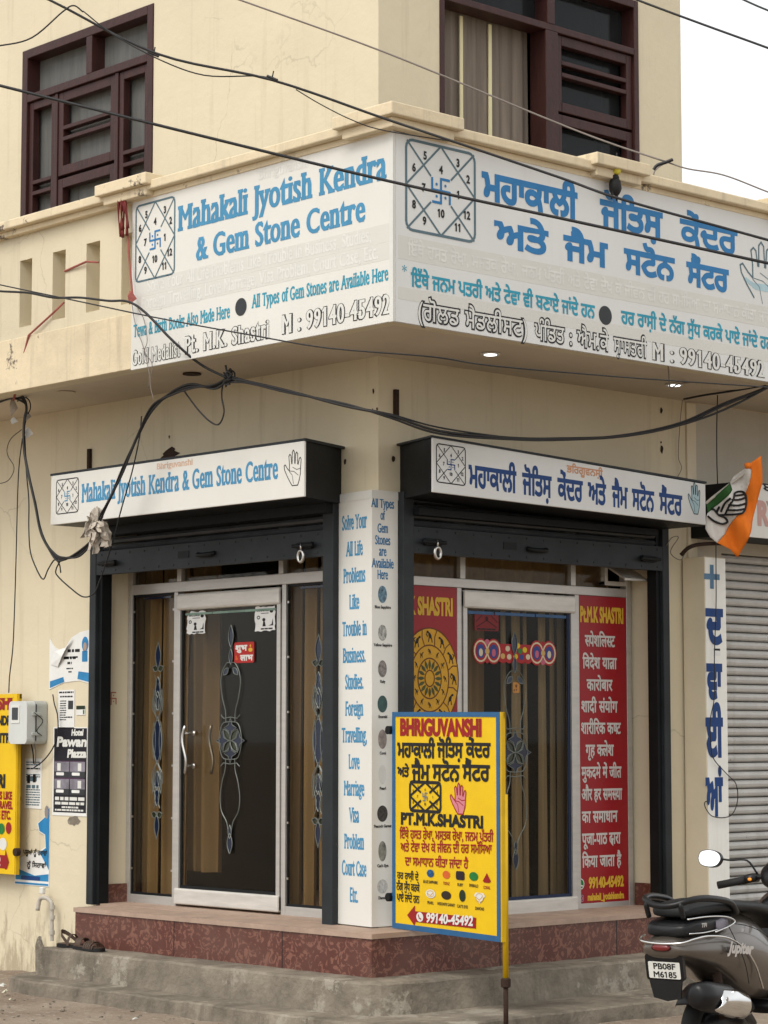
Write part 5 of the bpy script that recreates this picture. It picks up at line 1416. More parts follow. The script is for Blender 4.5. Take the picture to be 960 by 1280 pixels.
bars(L, [(u0 + .02, u1 - .02, v0 + h * .78, .009), (u0 + .03, u0 + .06, v0 + h * .5, .05), (u0 + .09, u0 + .12, v0 + h * .52, .05)], d + .0005, t_, 'black')
bl = lambda u0, u1, v0, v1: [(u0, v0), (u1, v0 + .0), (u1, v1), (u1 - .06, v1 - .02), (u1 - .05, v1 - .06), (u1 - .13, v1 - .10), (u1 - .11, v1 - .15), (u1 - .05, v1 - .17), (u1 - .04, v1 - .24), (u1 - .12, v1 - .27), (u0 + .06, v1 - .31), (u0 + .02, v1 - .37), (u0 + .0, v0 + .03)]
t_, u0, u1, v0, v1, d = poster(19, 1009, 63, 1105, 'paper', 'torn blue and white poster peeling at its lower left, lowest on the left wall', cut=bl)
words([[ccw([(u1 - .002, v0 + .10), (u1 - .002, v1 - .005), (u1 - .055, v1 - .025), (u1 - .045, v1 - .06), (u1 - .12, v1 - .10), (u1 - .105, v1 - .145), (u1 - .045, v1 - .165), (u1 - .035, v1 - .245), (u1 - .10, v1 - .275), (u1 - .06, v0 + .16)])], [ccw([(u0 + .01, v0 + .03), (u1 - .004, v0 + .03), (u1 - .004, v0 + .075), (u1 - .15, v0 + .06), (u0 + .01, v0 + .10)])], [rect(u0 + .005, v0 + .004, u1 - .005, v0 + .016)]], L, d, 'blue_print', 'paperblue', t_)
text(L, 'ਪਸ਼ੂਆਂ ਨੂੰ ਚਰਾਵਾਂ', u0 + .09, u1 - .02, v0 + .185, .026, d + .001, 'black', t_, .05)
text(L, 'ਨੂੰ ਸਿਰਾਵਾਂ', u0 + .13, u1 - .03, v0 + .11, .026, d + .001, 'black', t_, .05)
words([[rrect(u0 + .07, v0 + .032, u1 - .09, v0 + .056, .008)]], L, d + .001, 'dark_plate', 'navy', t_)
words([[ell(u1 - .03, v1 - .03, .022, .04, 14)]], L, d + .001, 'face_print', paint('grey_face_print', '8A8480', var=.5), t_)
MB().add([L.P(u0 + .0, v0 + .04, .005), L.P(u0 + .085, v0 + .11, .02), L.P(u0 + .09, v0 + .235, .045), L.P(u0 + .02, v0 + .13, .03)], [(0, 1, 2, 3)]).build('curled_flap', 'paper', t_)

# ---- electricity meter
t = thing('electricity_meter', 'grey plastic electricity meter box on the left wall beside the yellow board', 'meter', (-3.08, 0, 1.475))
def rbox(F, u0, u1, v0, v1, d0, d1, r): return MB().prism(F, [rrect(u0, v0, u1, v1, r)], d0, d1)
rbox(L, -3.165, -2.965, 1.478, 1.740, .005, .085, .03).build('case', 'meter', t, bevel=.008)
rbox(L, -3.163, -2.967, 1.480, 1.738, .088, .150, .03).build('cover', 'meterlight', t, bevel=.014)
MB().fbox(L, -3.168, -2.962, 1.50, 1.72, .084, .089).build('seal', 'rubber', t)
rbox(L, -3.135, -3.045, 1.605, 1.715, .150, .154, .006).build('window_frame', 'white', t)
rbox(L, -3.122, -3.058, 1.625, 1.700, .154, .1555, .004).build('window_glass', 'lcd', t)
for v in (1.66, 1.54):
    MB().box(-2.9665, -2.952, -.12, -.055, v - .010, v + .010).build('clasp', 'meter', t, bevel=.003)
m_ = MB().tube(smooth([(-2.955, -.11, 1.67), (-2.945, -.05, 1.62), (-2.948, -.09, 1.56), (-2.955, -.05, 1.53)], 5), .003, 6)
m_.build('seal_wire', 'cable', t)
for dx in (0, .03):
    MB().tube(smooth([(-3.05 + dx, -.06, 1.478), (-3.06 + dx, -.04, 1.43), (-3.08 + dx * .5, -.02, 1.36)], 5), .005, 6).build('tail_wire', 'cablegrey' if dx else 'cable', t)

# ---- tap on its pipe
t = thing('water_tap', 'old water tap with white handle on an upright pipe by the left wall', 'tap', (-2.87, -.06, .335))
a, b_ = onL(65, 1172, .06), onL(65, 1130, .06)
m_ = MB().tube([a - Vector((0, 0, .02)), b_], .0115, 10)
for z in (a.z + .03, (a.z + b_.z) / 2 + .02, b_.z - .02): m_.revolve([(.0115, -.012), (.017, -.012), (.017, .012), (.0115, .012)], (a.x, a.y, z), (0, 0, 1), 12)
m_.build('pipe', 'pvc', t, smooth_=False)
s1, s2 = onL(50, 1124, .07), onL(47, 1138, .075)
MB().tube(smooth([b_ - Vector((0, 0, .015)), b_ + Vector((-.01, 0, .012)), (b_ + s1) / 2 + Vector((0, 0, .022)), s1, s2], 5), [.013] * 21, 10).build('spout', 'pvc', t, smooth_=True)
c_ = onL(53, 1115, .065)
MB().fbox(L, c_.x - .018, c_.x + .018, c_.z - .012, c_.z + .03, .052, .078).build('handle', 'white', t, bevel=.006)

# =================================================================== things hanging about the front
# ---- overhead and wall cables (each cable a thing of its own)
def cable(pts, r, mat, label, name='overhead_cable', k=6, group=None, cat='cable', ext=(0, 0)):
    P_ = smooth(pts, k)
    if ext[0]: P_ = [P_[0] + (P_[0] - P_[3]).normalized() * ext[0]] + P_          # on to the next pole, out of sight
    if ext[1]: P_ = P_ + [P_[-1] + (P_[-1] - P_[-4]).normalized() * ext[1]]
    return solo(MB().tube(P_, r, 6), name, mat, label, cat, group, smooth_=True)
dd = lambda pts, a, b_: [onD(x, y, a + (b_ - a) * i / (len(pts) - 1)) for i, (x, y) in enumerate(pts)]
cable(dd([(-60, -55), (62, 0), (196, 67), (340, 100), (480, 148), (567, 177), (700, 222), (780, 250), (960, 300), (1080, 334)], 10.2, 9.6), .0058, 'cable', 'black overhead cable from the top left window down across both balcony signs', ext=(9, 12))
cable(dd([(-60, 92), (0, 107), (200, 157), (480, 225), (720, 277), (960, 329), (1060, 351)], 9.6, 9.2), .0066, 'cable', 'thickest black overhead cable sloping from the left window through the big birth chart', ext=(9, 12))
cable(dd([(230, -25), (300, 0), (480, 65), (680, 147), (760, 178), (832, 202)], 10.4, 9.9), .0042, 'cablegrey', 'thin grey overhead wire crossing the upper right window to a knot', ext=(9, 0))
cable(dd([(832, 202), (860, 211), (905, 219), (960, 240), (1010, 258)], 9.9, 9.8), .0034, 'cablegrey', 'thin grey wire running right from the knot above the Gurmukhi sign', ext=(0, 9))
cable(dd([(740, -24), (797, 0), (880, 31), (960, 60), (1040, 90)], 10.0, 9.6), .0052, 'cable', 'black overhead cable crossing the open sky at the top right corner', ext=(9, 12))
cable(dd([(900, -14), (930, 0), (960, 13), (1030, 40)], 10.0, 9.6), .0045, 'cable', 'short black overhead cable cutting the extreme top right corner of the sky', ext=(9, 12))
cable(dd([(-40, 60), (0, 57), (40, 47), (78, 15), (92, 7), (104, 15)], 10.1, 10.1), .0035, 'cable', 'thin black wire looping up at the top left corner of the photo')
cable(dd([(104, 14), (140, 42), (196, 73), (255, 94), (320, 95), (342, 99)], 10.08, 10.02), .0030, 'cable', 'thin slack wire hanging below the overhead cable beside the left window')
cable(dd([(370, 112), (400, 130), (440, 150), (480, 163), (567, 177)], 10.0, 9.9), .0026, 'cable', 'thin slack wire hanging under the cable above the corner of the signs')
cable([onL(-40, 347, .95), onL(0, 356, .95), onL(100, 377, .95), onL(200, 398, .95), onL(320, 420, .95), onL(410, 435, .9), onR(540, 446, 1.0), onR(613, 457, 1.0), onR(760, 470, 1.0), onR(843, 476, 1.0), onR(960, 484, 1.0)], .0042, 'cable', 'thin straight black wire crossing low over the English sign and along under the Gurmukhi one', ext=(4, 0))
cable([onL(-40, 360, .92), onL(0, 364, .92), (onL(35, 366, .92)), onL(67, 372, .92), onL(100, 372, .92), onL(135, 376, .92), onL(160, 377, .90), onL(182, 391, .86), onL(215, 425, .8), onL(250, 455, .7), onL(285, 473, .62)], .0070, 'cable', 'thick wavy black cable coming in from the left to the junction under the English sign', k=7, ext=(4, 0))
# bundle from the junction along both fascias
for i, (o_, r_) in enumerate(((0, .0075), (4, .0062), (-3, .0050))):
    sg = [0, 2.5, -1.5, 3, -2, 2, 1, -2, 2, 0][i:] + [1, -2, 2, 0, 1, 2]
    f = lambda x, y, d_, F_, j: (onL if F_ is L else onR)(x, y + o_ * (.4 + .6 * math.sin(j * 1.3 + i)) + sg[j % 8] * .4, d_)
    pts = [f(285, 473, .62, L, 0), f(310, 476, .62, L, 1), f(360, 489, .60, L, 2), f(430, 506, .55, L, 3)]
    pts += [f(488, 520, .55, R, 4), f(550, 538, .52, R, 5), f(640, 547, .5, R, 6), f(700, 549, .5, R, 7), f(780, 545, .55, R, 8), f(850, 530, .62, R, 9), f(905, 507, .72, R, 10), f(965, 480, .8, R, 11), f(1040, 440, .9, R, 12)]
    cable(pts, r_, 'cable', 'black cable of the twisted bundle sagging from the junction over both fascia signs', group='cables bundled along the front', ext=(0, 3))
for i, (o_, r_) in enumerate(((0, .0088), (4, .0065), (-3, .0055))):
    pts = [onL(x, y + o_ * math.sin(j * 1.7 + .6), .60 - .004 * j + .01 * i) for j, (x, y) in enumerate(((285, 473), (268, 483), (240, 483), (215, 492), (190, 510), (172, 545), (155, 585), (138, 622), (124, 650), (118, 672), (100, 692), (80, 698), (68, 694), (52, 668), (44, 630), (35, 590), (30, 560), (30, 530), (33, 510), (28, 498), (12, 498), (-20, 508)))]
    cable(pts, r_, 'cable', 'black cable drooping from the junction past the rag and up the left wall', group='cables drooping at the left')
cable([onL(x, y, .58) for x, y in ((228, 485), (236, 497), (250, 515), (264, 528), (274, 530), (280, 515), (277, 495), (279, 477))], .0045, 'cable', 'black cable loop hanging just under the junction')
cable([onL(x, y, .5) for x, y in ((177, 520), (174, 548), (165, 590), (152, 635), (140, 680), (125, 725), (117, 742), (104, 746), (88, 735), (72, 720), (70, 712), (76, 700))], .0042, 'cable', 'thin black cable hanging over the fascia yantra to a low loop by the shutter guide')
cable([onL(x, y, .45) for x, y in ((28, 548), (24, 580), (22, 620), (20, 700), (18, 765), (16, 810), (12, 845), (11, 866))], .0038, 'cable', 'thin black wire hanging straight down the wall to the left yellow board')
cable([onL(x, y, .46) for x, y in ((31, 545), (33, 590), (36, 625), (36, 660), (38, 690), (46, 712), (54, 724), (60, 712), (68, 700), (74, 705), (76, 716))], .0042, 'cable', 'black wire hanging in a narrow bight left of the fascia sign')
cable([onL(x, y, .44) for x, y in ((27, 537), (14, 548), (9, 560), (10, 570), (17, 582), (16, 592), (8, 602), (-10, 606))], .0025, 'cable', 'thin curly wire at the extreme left edge')
cable([onL(x, y, .5) for x, y in ((22, 502), (26, 494), (36, 500), (38, 510), (34, 520), (30, 535))], .0038, 'cable', 'short black wire curl at the top of the left wall bunch')
cable([onR(x, y, .80) for x, y in ((835, 202), (822, 210), (817, 220), (818, 250), (822, 310), (827, 370), (833, 430), (836, 468))] + [onR(838, 484, .7), onR(848, 480, .6), onR(862, 478, .5)], .0042, 'cablegrey', 'pale wire dropping from the knot down over the Gurmukhi sign to the soffit light')
cable([onZ(855, 499, 3.49), onR(880, 494, .35), onR(920, 488, .5), onR(965, 480, .78)], .0065, 'cable', 'short black cable from the wall corner to the bundle under the right soffit')
cable([onR(x, y, .42) for x, y in ((897, 494), (896, 530), (896, 570), (897, 605))], .0035, 'cable', 'thin vertical wire hanging in front of the neighbouring wall to the flag')
cable([onR(x, y, .20) for x, y in ((895, 640), (895, 700), (895, 760), (893, 820), (893, 870), (888, 900), (889, 935), (893, 950), (909, 968), (920, 980), (922, 1000), (916, 1017), (905, 1022), (890, 1020), (882, 1010), (881, 1003), (886, 1001))], .0030, 'cable', 'thin black wire dangling and looping over the blue letters of the white pillar')
cable([onR(x, y, .02) for x, y in ((853, 500), (850, 530), (848, 570), (852, 585), (846, 600), (849, 615))], .0022, 'cablegrey', 'thin broken wire on the wall right of the Gurmukhi fascia sign')
cable([onR(x, y, .06) for x, y in ((833, 682), (840, 672), (848, 672), (838, 690), (850, 700), (856, 692))], .0026, 'cablegrey', 'tangle of thin wire beside the right shutter guide')
cable([onL(x, y, .03) for x, y in ((66, 868), (68, 880), (72, 895), (72, 918), (66, 935), (55, 950), (42, 960))], .004, 'cable', 'black wire curving down the wall beside the electricity meter')
cable([onL(x, y, .755) for x, y in ((165, 380), (168, 400), (172, 415), (178, 430), (183, 450), (187, 470), (186, 485))], .0022, 'cablegrey', 'thin grey wire hanging over the lower left corner of the English sign')
cable([onL(x, y, .757) for x, y in ((172, 385), (180, 400), (184, 425), (181, 440), (190, 455), (188, 480), (192, 500))], .0022, 'cablegrey', 'second thin grey wire trailing over the words Gold Medalist')
for x, y, F_, d_ in ((192, 68, 0, 10.15), (340, 98, 0, 9.95)):
    p = onD(x, y, d_)
    m_ = MB().tube([p + Vector((-.02, -.01, .012)), p + Vector((.02, .012, -.01))], .007, 6).tube([p, p + Vector((.01, .0, .03))], .003, 5)
    solo(m_, 'cable_splice', 'cable', 'taped splice on the overhead cable %s' % ('at the top left window' if x < 300 else 'over the plain wall right of the left window'), 'splice')
p = onD(832, 203, 9.88)
solo(MB().tube(smooth([p + RT * .03 + UP * .012, p, p - RT * .035 - UP * .012, p - RT * .05 - UP * .03], 4), .0075, 6), 'wire_knot', 'cable', 'black taped wire knot in front of the sky edge above the Gurmukhi sign', 'knot')
# junction tangle
m_ = MB(); c_ = onL(285, 473, .62)
for i in range(7):
    a_ = random.uniform(0, 6.28); m_.tube(smooth([c_ + Vector((random.uniform(-.05, .05), random.uniform(-.02, .02), random.uniform(-.04, .05))) for _ in range(4)], 4), .005, 5)
m_.tube([c_, c_ + Vector((-.02, 0, .07))], .006, 6)
solo(m_, 'cable_junction', 'cable', 'black taped cable junction with stubs under the English balcony sign', 'junction')
# rags and scraps caught on the wires
def rag(c, h, w, label, mat='rag', seed=1):
    """strips of cloth knotted round the cable: crumpled, each with a ragged end"""
    rr = random.Random(seed); m_ = MB()
    for i in range(22):
        a0 = rr.uniform(0, 6.28); top = c + Vector((rr.uniform(-.5, .5) * w, rr.uniform(-.03, .03), rr.uniform(-.15, .35) * h))
        ln = rr.uniform(.35, .75) * h; wd = rr.uniform(.014, .030)
        rows = []
        for j in range(7):
            t_ = j / 6
            p = top + Vector((w * .8 * math.cos(a0) * t_ ** .7 + rr.uniform(-.008, .008), .05 * math.sin(a0) * t_ + rr.uniform(-.008, .008), -ln * t_))
            tw = a0 + rr.uniform(-.8, .8)
            e = Vector((math.cos(tw), math.sin(tw), rr.uniform(-.3, .3))) * wd * (1 - .3 * t_)
            rows += [p - e, p + Vector((math.sin(tw), -math.cos(tw), 0)) * wd * .6, p + e]
        m_.add(rows, [(3 * j + k, 3 * j + k + 1, 3 * j + k + 4, 3 * j + k + 3) for j in range(6) for k in (0, 1)])
    m_.ball(c + Vector((0, 0, .03)), .035, .03, .045, 12, 8, .25)
    o = solo(m_, 'hanging_rag', mat, label, 'rag')
    md = o.modifiers.new('thick', 'SOLIDIFY'); md.thickness = .003
    return o
rag(onL(121, 652, .57), .22, .055, 'bunch of dirty grey rag tied to the drooping cable beside the left fascia sign', seed=4)
def scrap(x, y, d_, w, h, mat, label):
    c = onL(x, y, d_); m_ = MB()
    m_.add([c + Vector((-w, 0, h)), c + Vector((w * .3, -.01, h * .8)), c + Vector((w, .01, -h * .2)), c + Vector((.0, -.02, -h)), c + Vector((-w * .6, .01, -h * .3)), c + Vector((0, -.03, .1 * h))], [(0, 1, 5), (1, 2, 5), (2, 3, 5), (3, 4, 5), (4, 0, 5)])
    o = solo(m_, 'cloth_scrap', mat, label, 'scrap')
    md = o.modifiers.new('thick', 'SOLIDIFY'); md.thickness = .004
scrap(18, 508, .5, .022, .06, 'rag', 'pinkish cloth scrap tied to the wires at the upper left wall')
scrap(19, 526, .5, .016, .022, 'white', 'small white scrap dangling lowest from the pink cord')
scrap(37, 541, .49, .022, .035, 'white', 'white torn scrap caught on the upright wire bunch')
scrap(36, 520, .49, .014, .03, 'rag', 'grey scrap caught on the wire bunch above the white torn one')
scrap(166, 372, .78, .022, .04, 'cord', 'reddish cloth scrap tied at the lower left edge of the English sign')
# pink cord through the parapet slots, bunch of dried chillies
solo(MB().tube([onL(17, 500, .60), onL(26, 460, .70), onL(36, 419, .722)], .007, 6).tube([onL(36, 419, .722), onL(70, 388, .715), onL(80, 378, .66)], .006, 6), 'tied_cord', 'cord', 'faded pink cord rising from the wires to a parapet slot', 'cord')
solo(MB().tube([onL(81, 339, .705), onL(108, 327, .72), onL(123, 328, .70)], .006, 6), 'tied_cord', 'cord', 'faded red cord stretched between two parapet slots left of the English sign', 'cord')
solo(MB().tube(smooth([onL(157, 245, .76), onL(160, 300, .765), onL(163, 340, .765), onL(166, 372, .77)], 4), .006, 6), 'long_cord', 'cord', 'long pinkish cord hanging down the left edge of the English sign', 'cord')
m_ = MB(); rr = random.Random(5)
for i in range(9):
    a = onL(148 + rr.uniform(0, 6), 243, .78); b_ = onL(151 + rr.uniform(0, 10), 280 + rr.uniform(0, 18), .78)
    m_.tube(smooth([a, (a + b_) / 2 + Vector((rr.uniform(-.012, .012), rr.uniform(-.01, .01), 0)), b_], 4), [.006 + .003 * math.sin(j) for j in range(9)], 5)
solo(m_, 'dried_chillies', 'chilli', 'bunch of dark red dried chillies hanging below the left pier cap', 'chillies', smooth_=True)
# evil eye charm: lemon above a black mask
c_ = onR(771, 212, .96)
t = thing('hanging_charm', 'yellow lemon and black mask hanging as a charm over the Gurmukhi sign', 'charm', c_)
MB().tube([c_ + Vector((0, 0, .09)), c_ + Vector((0, 0, -.04))], .003, 5).build('string', 'cable', t)
MB().ball(c_ - Vector((0, 0, .005)), .022, .022, .024).build('lemon', 'lemon', t, smooth_=True)
MB().ball(c_ + Vector((0, 0, .035)), .022, .02, .012, 10, 6, .15).build('upper_tuft', 'charm', t)
mk = onR(769, 233, .95)
m_ = MB().ball(mk, .030, .035, .05, 14, 9, .10).ball(mk + Vector((0, .0, .045)), .02, .024, .02, 10, 6, .1)
m_.tube([mk + Vector((0, -.02, -.03)), mk + Vector((0.0, -.03, -.07))], [.012, .004], 6).tube([mk + Vector((0, .01, -.03)), mk + Vector((0, .012, -.075))], [.012, .004], 6)
m_.build('mask', 'charm', t, smooth_=True)
MB().ball(mk + Vector((.02, -.035, -.065)), .010, .010, .010).build('bead', 'cablegrey', t)

# ---- party flag draped at the end of the right fascia sign
DEP = 13.25
FF = Frame(onD(800, 450, DEP), RT * (DEP / FPX / 4.744), -UP * (DEP / FPX / 4.744), -FW)
t = thing('cloth_flag', 'orange white and green cloth flag with a black outlined hand', 'flag', FF.P(560, 900, 0))
def wav(p):
    q = p - FF.o
    a = q.dot(RT); b_ = -q.dot(UP)
    return p - FW * (.026 * math.sin(24 * (a - .55 * b_)) + .012 * math.sin(52 * (a * .8 - b_ * .35) + 1) + .006 * math.sin(95 * (a - .2 * b_)))
def cloth(pts, name, mat, d_=0.0, cuts=6, thick=.0015):
    v, f = fill2d([ccw(pts)])
    import bmesh
    me = bpy.data.meshes.new(name); me.from_pydata([FF.P(p[0], p[1], d_)[:] for p in v], [], f)
    bm = bmesh.new(); bm.from_mesh(me)
    for _ in range(cuts):
        le = [e for e in bm.edges if e.calc_length() > .022]
        if not le: break
        bmesh.ops.subdivide_edges(bm, edges=le, cuts=1)
        bmesh.ops.triangulate(bm, faces=bm.faces[:])
    for q in bm.verts: q.co = wav(q.co) - t.location
    bm.to_mesh(me); bm.free(); me.materials.append(M[mat])
    me.polygons.foreach_set('use_smooth', [True] * len(me.polygons))
    o = bpy.data.objects.new(name, me); COL.objects.link(o); o.parent = t
    if thick:
        md = o.modifiers.new('thick', 'SOLIDIFY'); md.thickness = thick
    return o
cloth([(715, 568), (722, 640), (724, 725), (700, 830), (660, 1000), (625, 1090), (585, 1174), (540, 1125), (458, 1085), (510, 1030), (545, 960), (600, 880), (640, 760), (655, 700), (660, 655), (636, 622), (670, 598)], 'orange_band', 'flagorange')
cloth([(640, 632), (657, 655), (653, 700), (638, 760), (598, 880), (543, 960), (508, 1030), (456, 1085), (415, 1050), (388, 1000), (394, 930), (402, 905), (470, 850), (522, 800), (546, 768), (535, 725), (560, 690)], 'white_band', 'flagwhite', -.001)
cloth([(395, 860), (440, 815), (490, 765), (532, 727), (545, 770), (520, 802), (470, 852), (402, 907)], 'green_band', 'flaggreen', .001)
hl = [[(400, 925), (440, 955), (490, 972), (520, 960), (505, 935), (470, 920), (445, 890), (425, 880)], [(470, 920), (505, 918), (560, 915), (605, 905), (628, 870), (634, 820), (620, 785), (585, 780), (560, 790)], [(560, 790), (545, 830), (525, 860), (505, 918)], [(520, 860), (580, 862), (630, 850)], [(538, 830), (590, 828), (632, 815)], [(515, 890), (570, 890), (618, 882)], [(480, 900), (500, 850), (530, 820)], [(455, 905), (470, 870)], [(555, 805), (600, 800), (622, 795)]]
def clothstroke(polys, w, name, mat, d_):
    m_ = MB()
    for pl_ in polys:
        P_ = smooth([(x, y, 0) for x, y in pl_], 4)
        m_.tube([wav(FF.P(p.x, p.y, d_)) for p in P_], w, 6)
    return m_.build(name, mat, t)
pal = cloth([(405, 925), (445, 950), (490, 968), (515, 958), (500, 930), (605, 903), (626, 868), (632, 820), (618, 788), (585, 783), (560, 793), (530, 825), (500, 850), (470, 895), (440, 890)], 'hand_emblem', 'flagwhite', .006, thick=0)
clothstroke(hl, .0062, 'hand_outline', 'black', .010)
m_ = MB()
for x, y in ((590, 825), (590, 858), (545, 865), (548, 892), (590, 890)): m_.sheet(FF, [ell(x, y, 8, 6, 10)], .026)
m_.v = [wav(v) for v in m_.v]
m_.build('hand_mark', 'black', t)
MB().tube([FF.P(395, 850, -.02), FF.P(420, 825, -.01), FF.P(660, 640, -.01)], .008, 8).build('flag_stick', 'pvc', t)
for p in ((638, 628),): MB().ball(FF.P(p[0], p[1], .01), .022, .018, .02, 10, 7, .15).build('tied_knot', 'flagorange', t, smooth_=True)

# ---- a pair of sandals left on the upper step
def sandal(loc, rz, label, back=False):
    t = thing('sandal', label, 'sandal', loc, 'sandals left on the upper step', rz)
    out_ = [(-.125, .0), (-.115, .034), (-.06, .040), (.0, .036), (.06, .046), (.11, .044), (.135, .018), (.135, -.012), (.11, -.036), (.06, -.042), (.0, -.036), (-.06, -.038), (-.115, -.032)]
    lo = [p[:2] for p in smooth([(x, y, 0) for x, y in out_ + [out_[0]]], 3)[:-1]]
    MB().prism(H, [ccw(lo)], 0, .018).build('sole', 'rubber', t, local=True, bevel=.003)
    MB().prism(H, [ccw([(x * .95, y * .9) for x, y in lo])], .0182, .022).build('insole', 'leather', t, local=True)
    m_ = MB()
    def strap(x, hgt, wd):
        P_ = [Vector((x, .042 * math.cos(a), .012 + hgt * math.sin(a))) for a in np.linspace(0, math.pi, 9)]
        m_.loft([[p + Vector((-wd / 2, 0, 0)), p + Vector((wd / 2, 0, 0)), p * 1.0 + Vector((wd / 2, 0, .004)), p + Vector((-wd / 2, 0, .004))] for p in P_])
    if back:
        strap(.07, .045, .05)
        P_ = [Vector((-.02 - .085 * math.sin(a), .038 * math.cos(a), .03 + .055 * math.sin(a))) for a in np.linspace(0, math.pi, 9)]
        m_.loft([[p + Vector((0, 0, -.012)), p + Vector((.004, 0, -.012)), p + Vector((.004, 0, .012)), p + Vector((0, 0, .012))] for p in P_])
        strap(-.01, .06, .02)
    else:
        for x in (.015, .035, .055, .075): strap(x, .038, .013)
        m_.tube([Vector((.10, 0, .02)), Vector((.045, 0, .056))], .006, 6)
        strap(.10, .03, .012)
    m_.build('strap', 'leather', t, local=True)
sandal((-2.12, -.385, .337), R_(6), 'black sandal with a raised heel strap on the upper step', True)
sandal((-1.93, -.425, .337), R_(-4), 'brown strappy sandal lying in front of the heel strap sandal', False)
# litter on the ground by the lower step
rr = random.Random(9)
for i, (x, y, s_, mt) in enumerate(((8, 1242, .045, 'litter'), (4, 1233, .03, 'white'), (14, 1250, .02, 'litter'), (170, 1274, .018, 'white'))):
    p = onZ(x, y, GZ + .012)
    m_ = MB()
    m_.add([p + Vector((rr.uniform(-1, 1) * s_, rr.uniform(-1, 1) * s_, rr.uniform(0, .5) * s_)) for _ in range(5)] + [p + Vector((0, 0, s_ * .6))], [(0, 1, 5), (1, 2, 5), (2, 3, 5), (3, 4, 5), (4, 0, 5)])
    solo(m_, 'paper_litter', mt, ['crumpled cream paper litter beside the end of the lower step', 'white paper scrap behind the crumpled cream litter', 'smallest cream scrap in front of the crumpled litter', 'white scrap on the bare ground before the lower step'][i], 'litter')
m_ = MB()
for i in range(160):
    x, y = rr.uniform(-3.3, -.2), rr.uniform(-1.5, -.35)
    if y > -.76 and x > -2.52: continue
    s_ = rr.uniform(.004, .014)
    m_.ball((x, y, GZ + s_ * .4), s_, s_ * .8, s_ * .6, 6, 4, .3)
tag(m_.build('gravel', 'concrete'), kind='stuff')

# =================================================================== parked scooter (own axes: x forward, y left, z up, metres)
LOCAL = True
KS = .862
rzs = R_(104)
pc = onD(831, 1215, 9.62)
Rm = Matrix.Rotation(rzs, 3, 'Z')
base = pc - Rm @ Vector((-.42 * KS, 0, 0)); base.z = GZ
t = thing('scooter', 'parked bronze grey scooter with black seat and chrome exhaust shield', 'scooter', base, None, rzs)
t.scale = (KS, KS, KS)
def wheel(x, name):
    tyre = []
    R0, rr_ = .165, .048
    rg = []
    for i in range(40):
        a = 2 * math.pi * i / 40
        rg.append([Vector((x + (R0 + rr_ * math.cos(b) * .95) * math.cos(a), rr_ * .95 * math.sin(b), .213 + (R0 + rr_ * math.cos(b) * .95) * math.sin(a))) for b in np.linspace(0, 2 * math.pi, 13)[:-1]])
    m_ = MB(); k = len(rg)
    m_.loft(rg + [rg[0]], cap=False)
    w_ = m_.build(name, 'rubber', t, smooth_=True)
    m_ = MB().revolve([(.028, -.05), (.035, -.03), (.05, -.012), (.115, -.012), (.128, -.038), (.128, .038), (.115, .012), (.05, .012), (.035, .03), (.028, .05)], (x, 0, .213), (0, 1, 0), 28)
    for i in range(5):
        a = 2 * math.pi * i / 5
        m_.tube([Vector((x + .04 * math.cos(a), -.02, .213 + .04 * math.sin(a))), Vector((x + .12 * math.cos(a), -.02, .213 + .12 * math.sin(a)))], .014, 6)
    m_.build('rim', 'plastic', w_, smooth_=True)
    return w_
wheel(0.0, 'rear_wheel'); wheel(1.27, 'front_wheel')
def sec(x, w, zb, zt, n_=2.6, k=28, top=1.0):
    o = []
    zc, h = (zb + zt) / 2, (zt - zb) / 2
    for j in range(k):
        a = 2 * math.pi * j / k
        c_, s_ = math.cos(a), math.sin(a)
        o.append(Vector((x, w * math.copysign(abs(c_) ** (2 / n_), c_) * (1 if s_ < 0 else 1 - (1 - top) * abs(s_)), zc + h * math.copysign(abs(s_) ** (2 / n_), s_))))
    return o
def loftsec(rows, name, mat, n_=2.6, top=1.0, sub=1):
    return MB().loft([sec(*r, n_=n_, top=top) for r in rows]).build(name, mat, t, smooth_=True, subd=sub)
body = loftsec([(-.455, .07, .635, .685), (-.44, .105, .61, .70), (-.38, .140, .585, .722), (-.28, .160, .56, .735), (-.14, .178, .525, .752), (.0, .188, .48, .785), (.12, .192, .43, .815), (.28, .186, .375, .80), (.46, .180, .34, .74), (.60, .165, .33, .60), (.70, .13, .33, .45)], 'body_panel', 'bronze', top=.80)
loftsec([(-.415, .088, .712, .755), (-.39, .112, .708, .778), (-.28, .132, .71, .792), (-.12, .150, .715, .80), (.0, .156, .74, .80), (.09, .12, .77, .795)], 'tail_cluster', 'plastic', n_=4.5)
MB().loft([sec(-.458, .05, .645, .680), sec(-.466, .035, .652, .675)]).build('tail_lamp', 'redlamp', t, smooth_=True)
loftsec([(-.36, .085, .80, .83), (-.345, .105, .795, .852), (-.25, .125, .795, .868), (-.05, .145, .80, .875), (.10, .155, .80, .862), (.22, .16, .795, .848), (.44, .155, .765, .835), (.62, .13, .70, .80), (.72, .08, .66, .74)], 'seat', 'vinyl', n_=3.0)
rl = smooth([(.06, -.150, .80), (-.02, -.160, .85), (-.12, -.158, .872), (-.28, -.142, .888), (-.39, -.115, .882), (-.43, -.06, .862), (-.44, 0, .855), (-.43, .06, .862), (-.39, .115, .882), (-.28, .142, .888), (-.12, .158, .872), (-.02, .160, .85), (.06, .150, .80)], 5)
MB().tube(rl, .016, 8).build('grab_rail', 'plastic', t, smooth_=True)
for s_ in (-1, 1): MB().tube(smooth([(-.42, s_ * .085, .872), (-.425, s_ * .09, .85), (-.40, s_ * .09, .80)], 4), .013, 7).build('rail_stay', 'plastic', t, smooth_=True)
def trim(pts, r, nm='silver_trim'): MB().tube(smooth(pts, 5), r, 6).build(nm, 'chrome', t, smooth_=True)
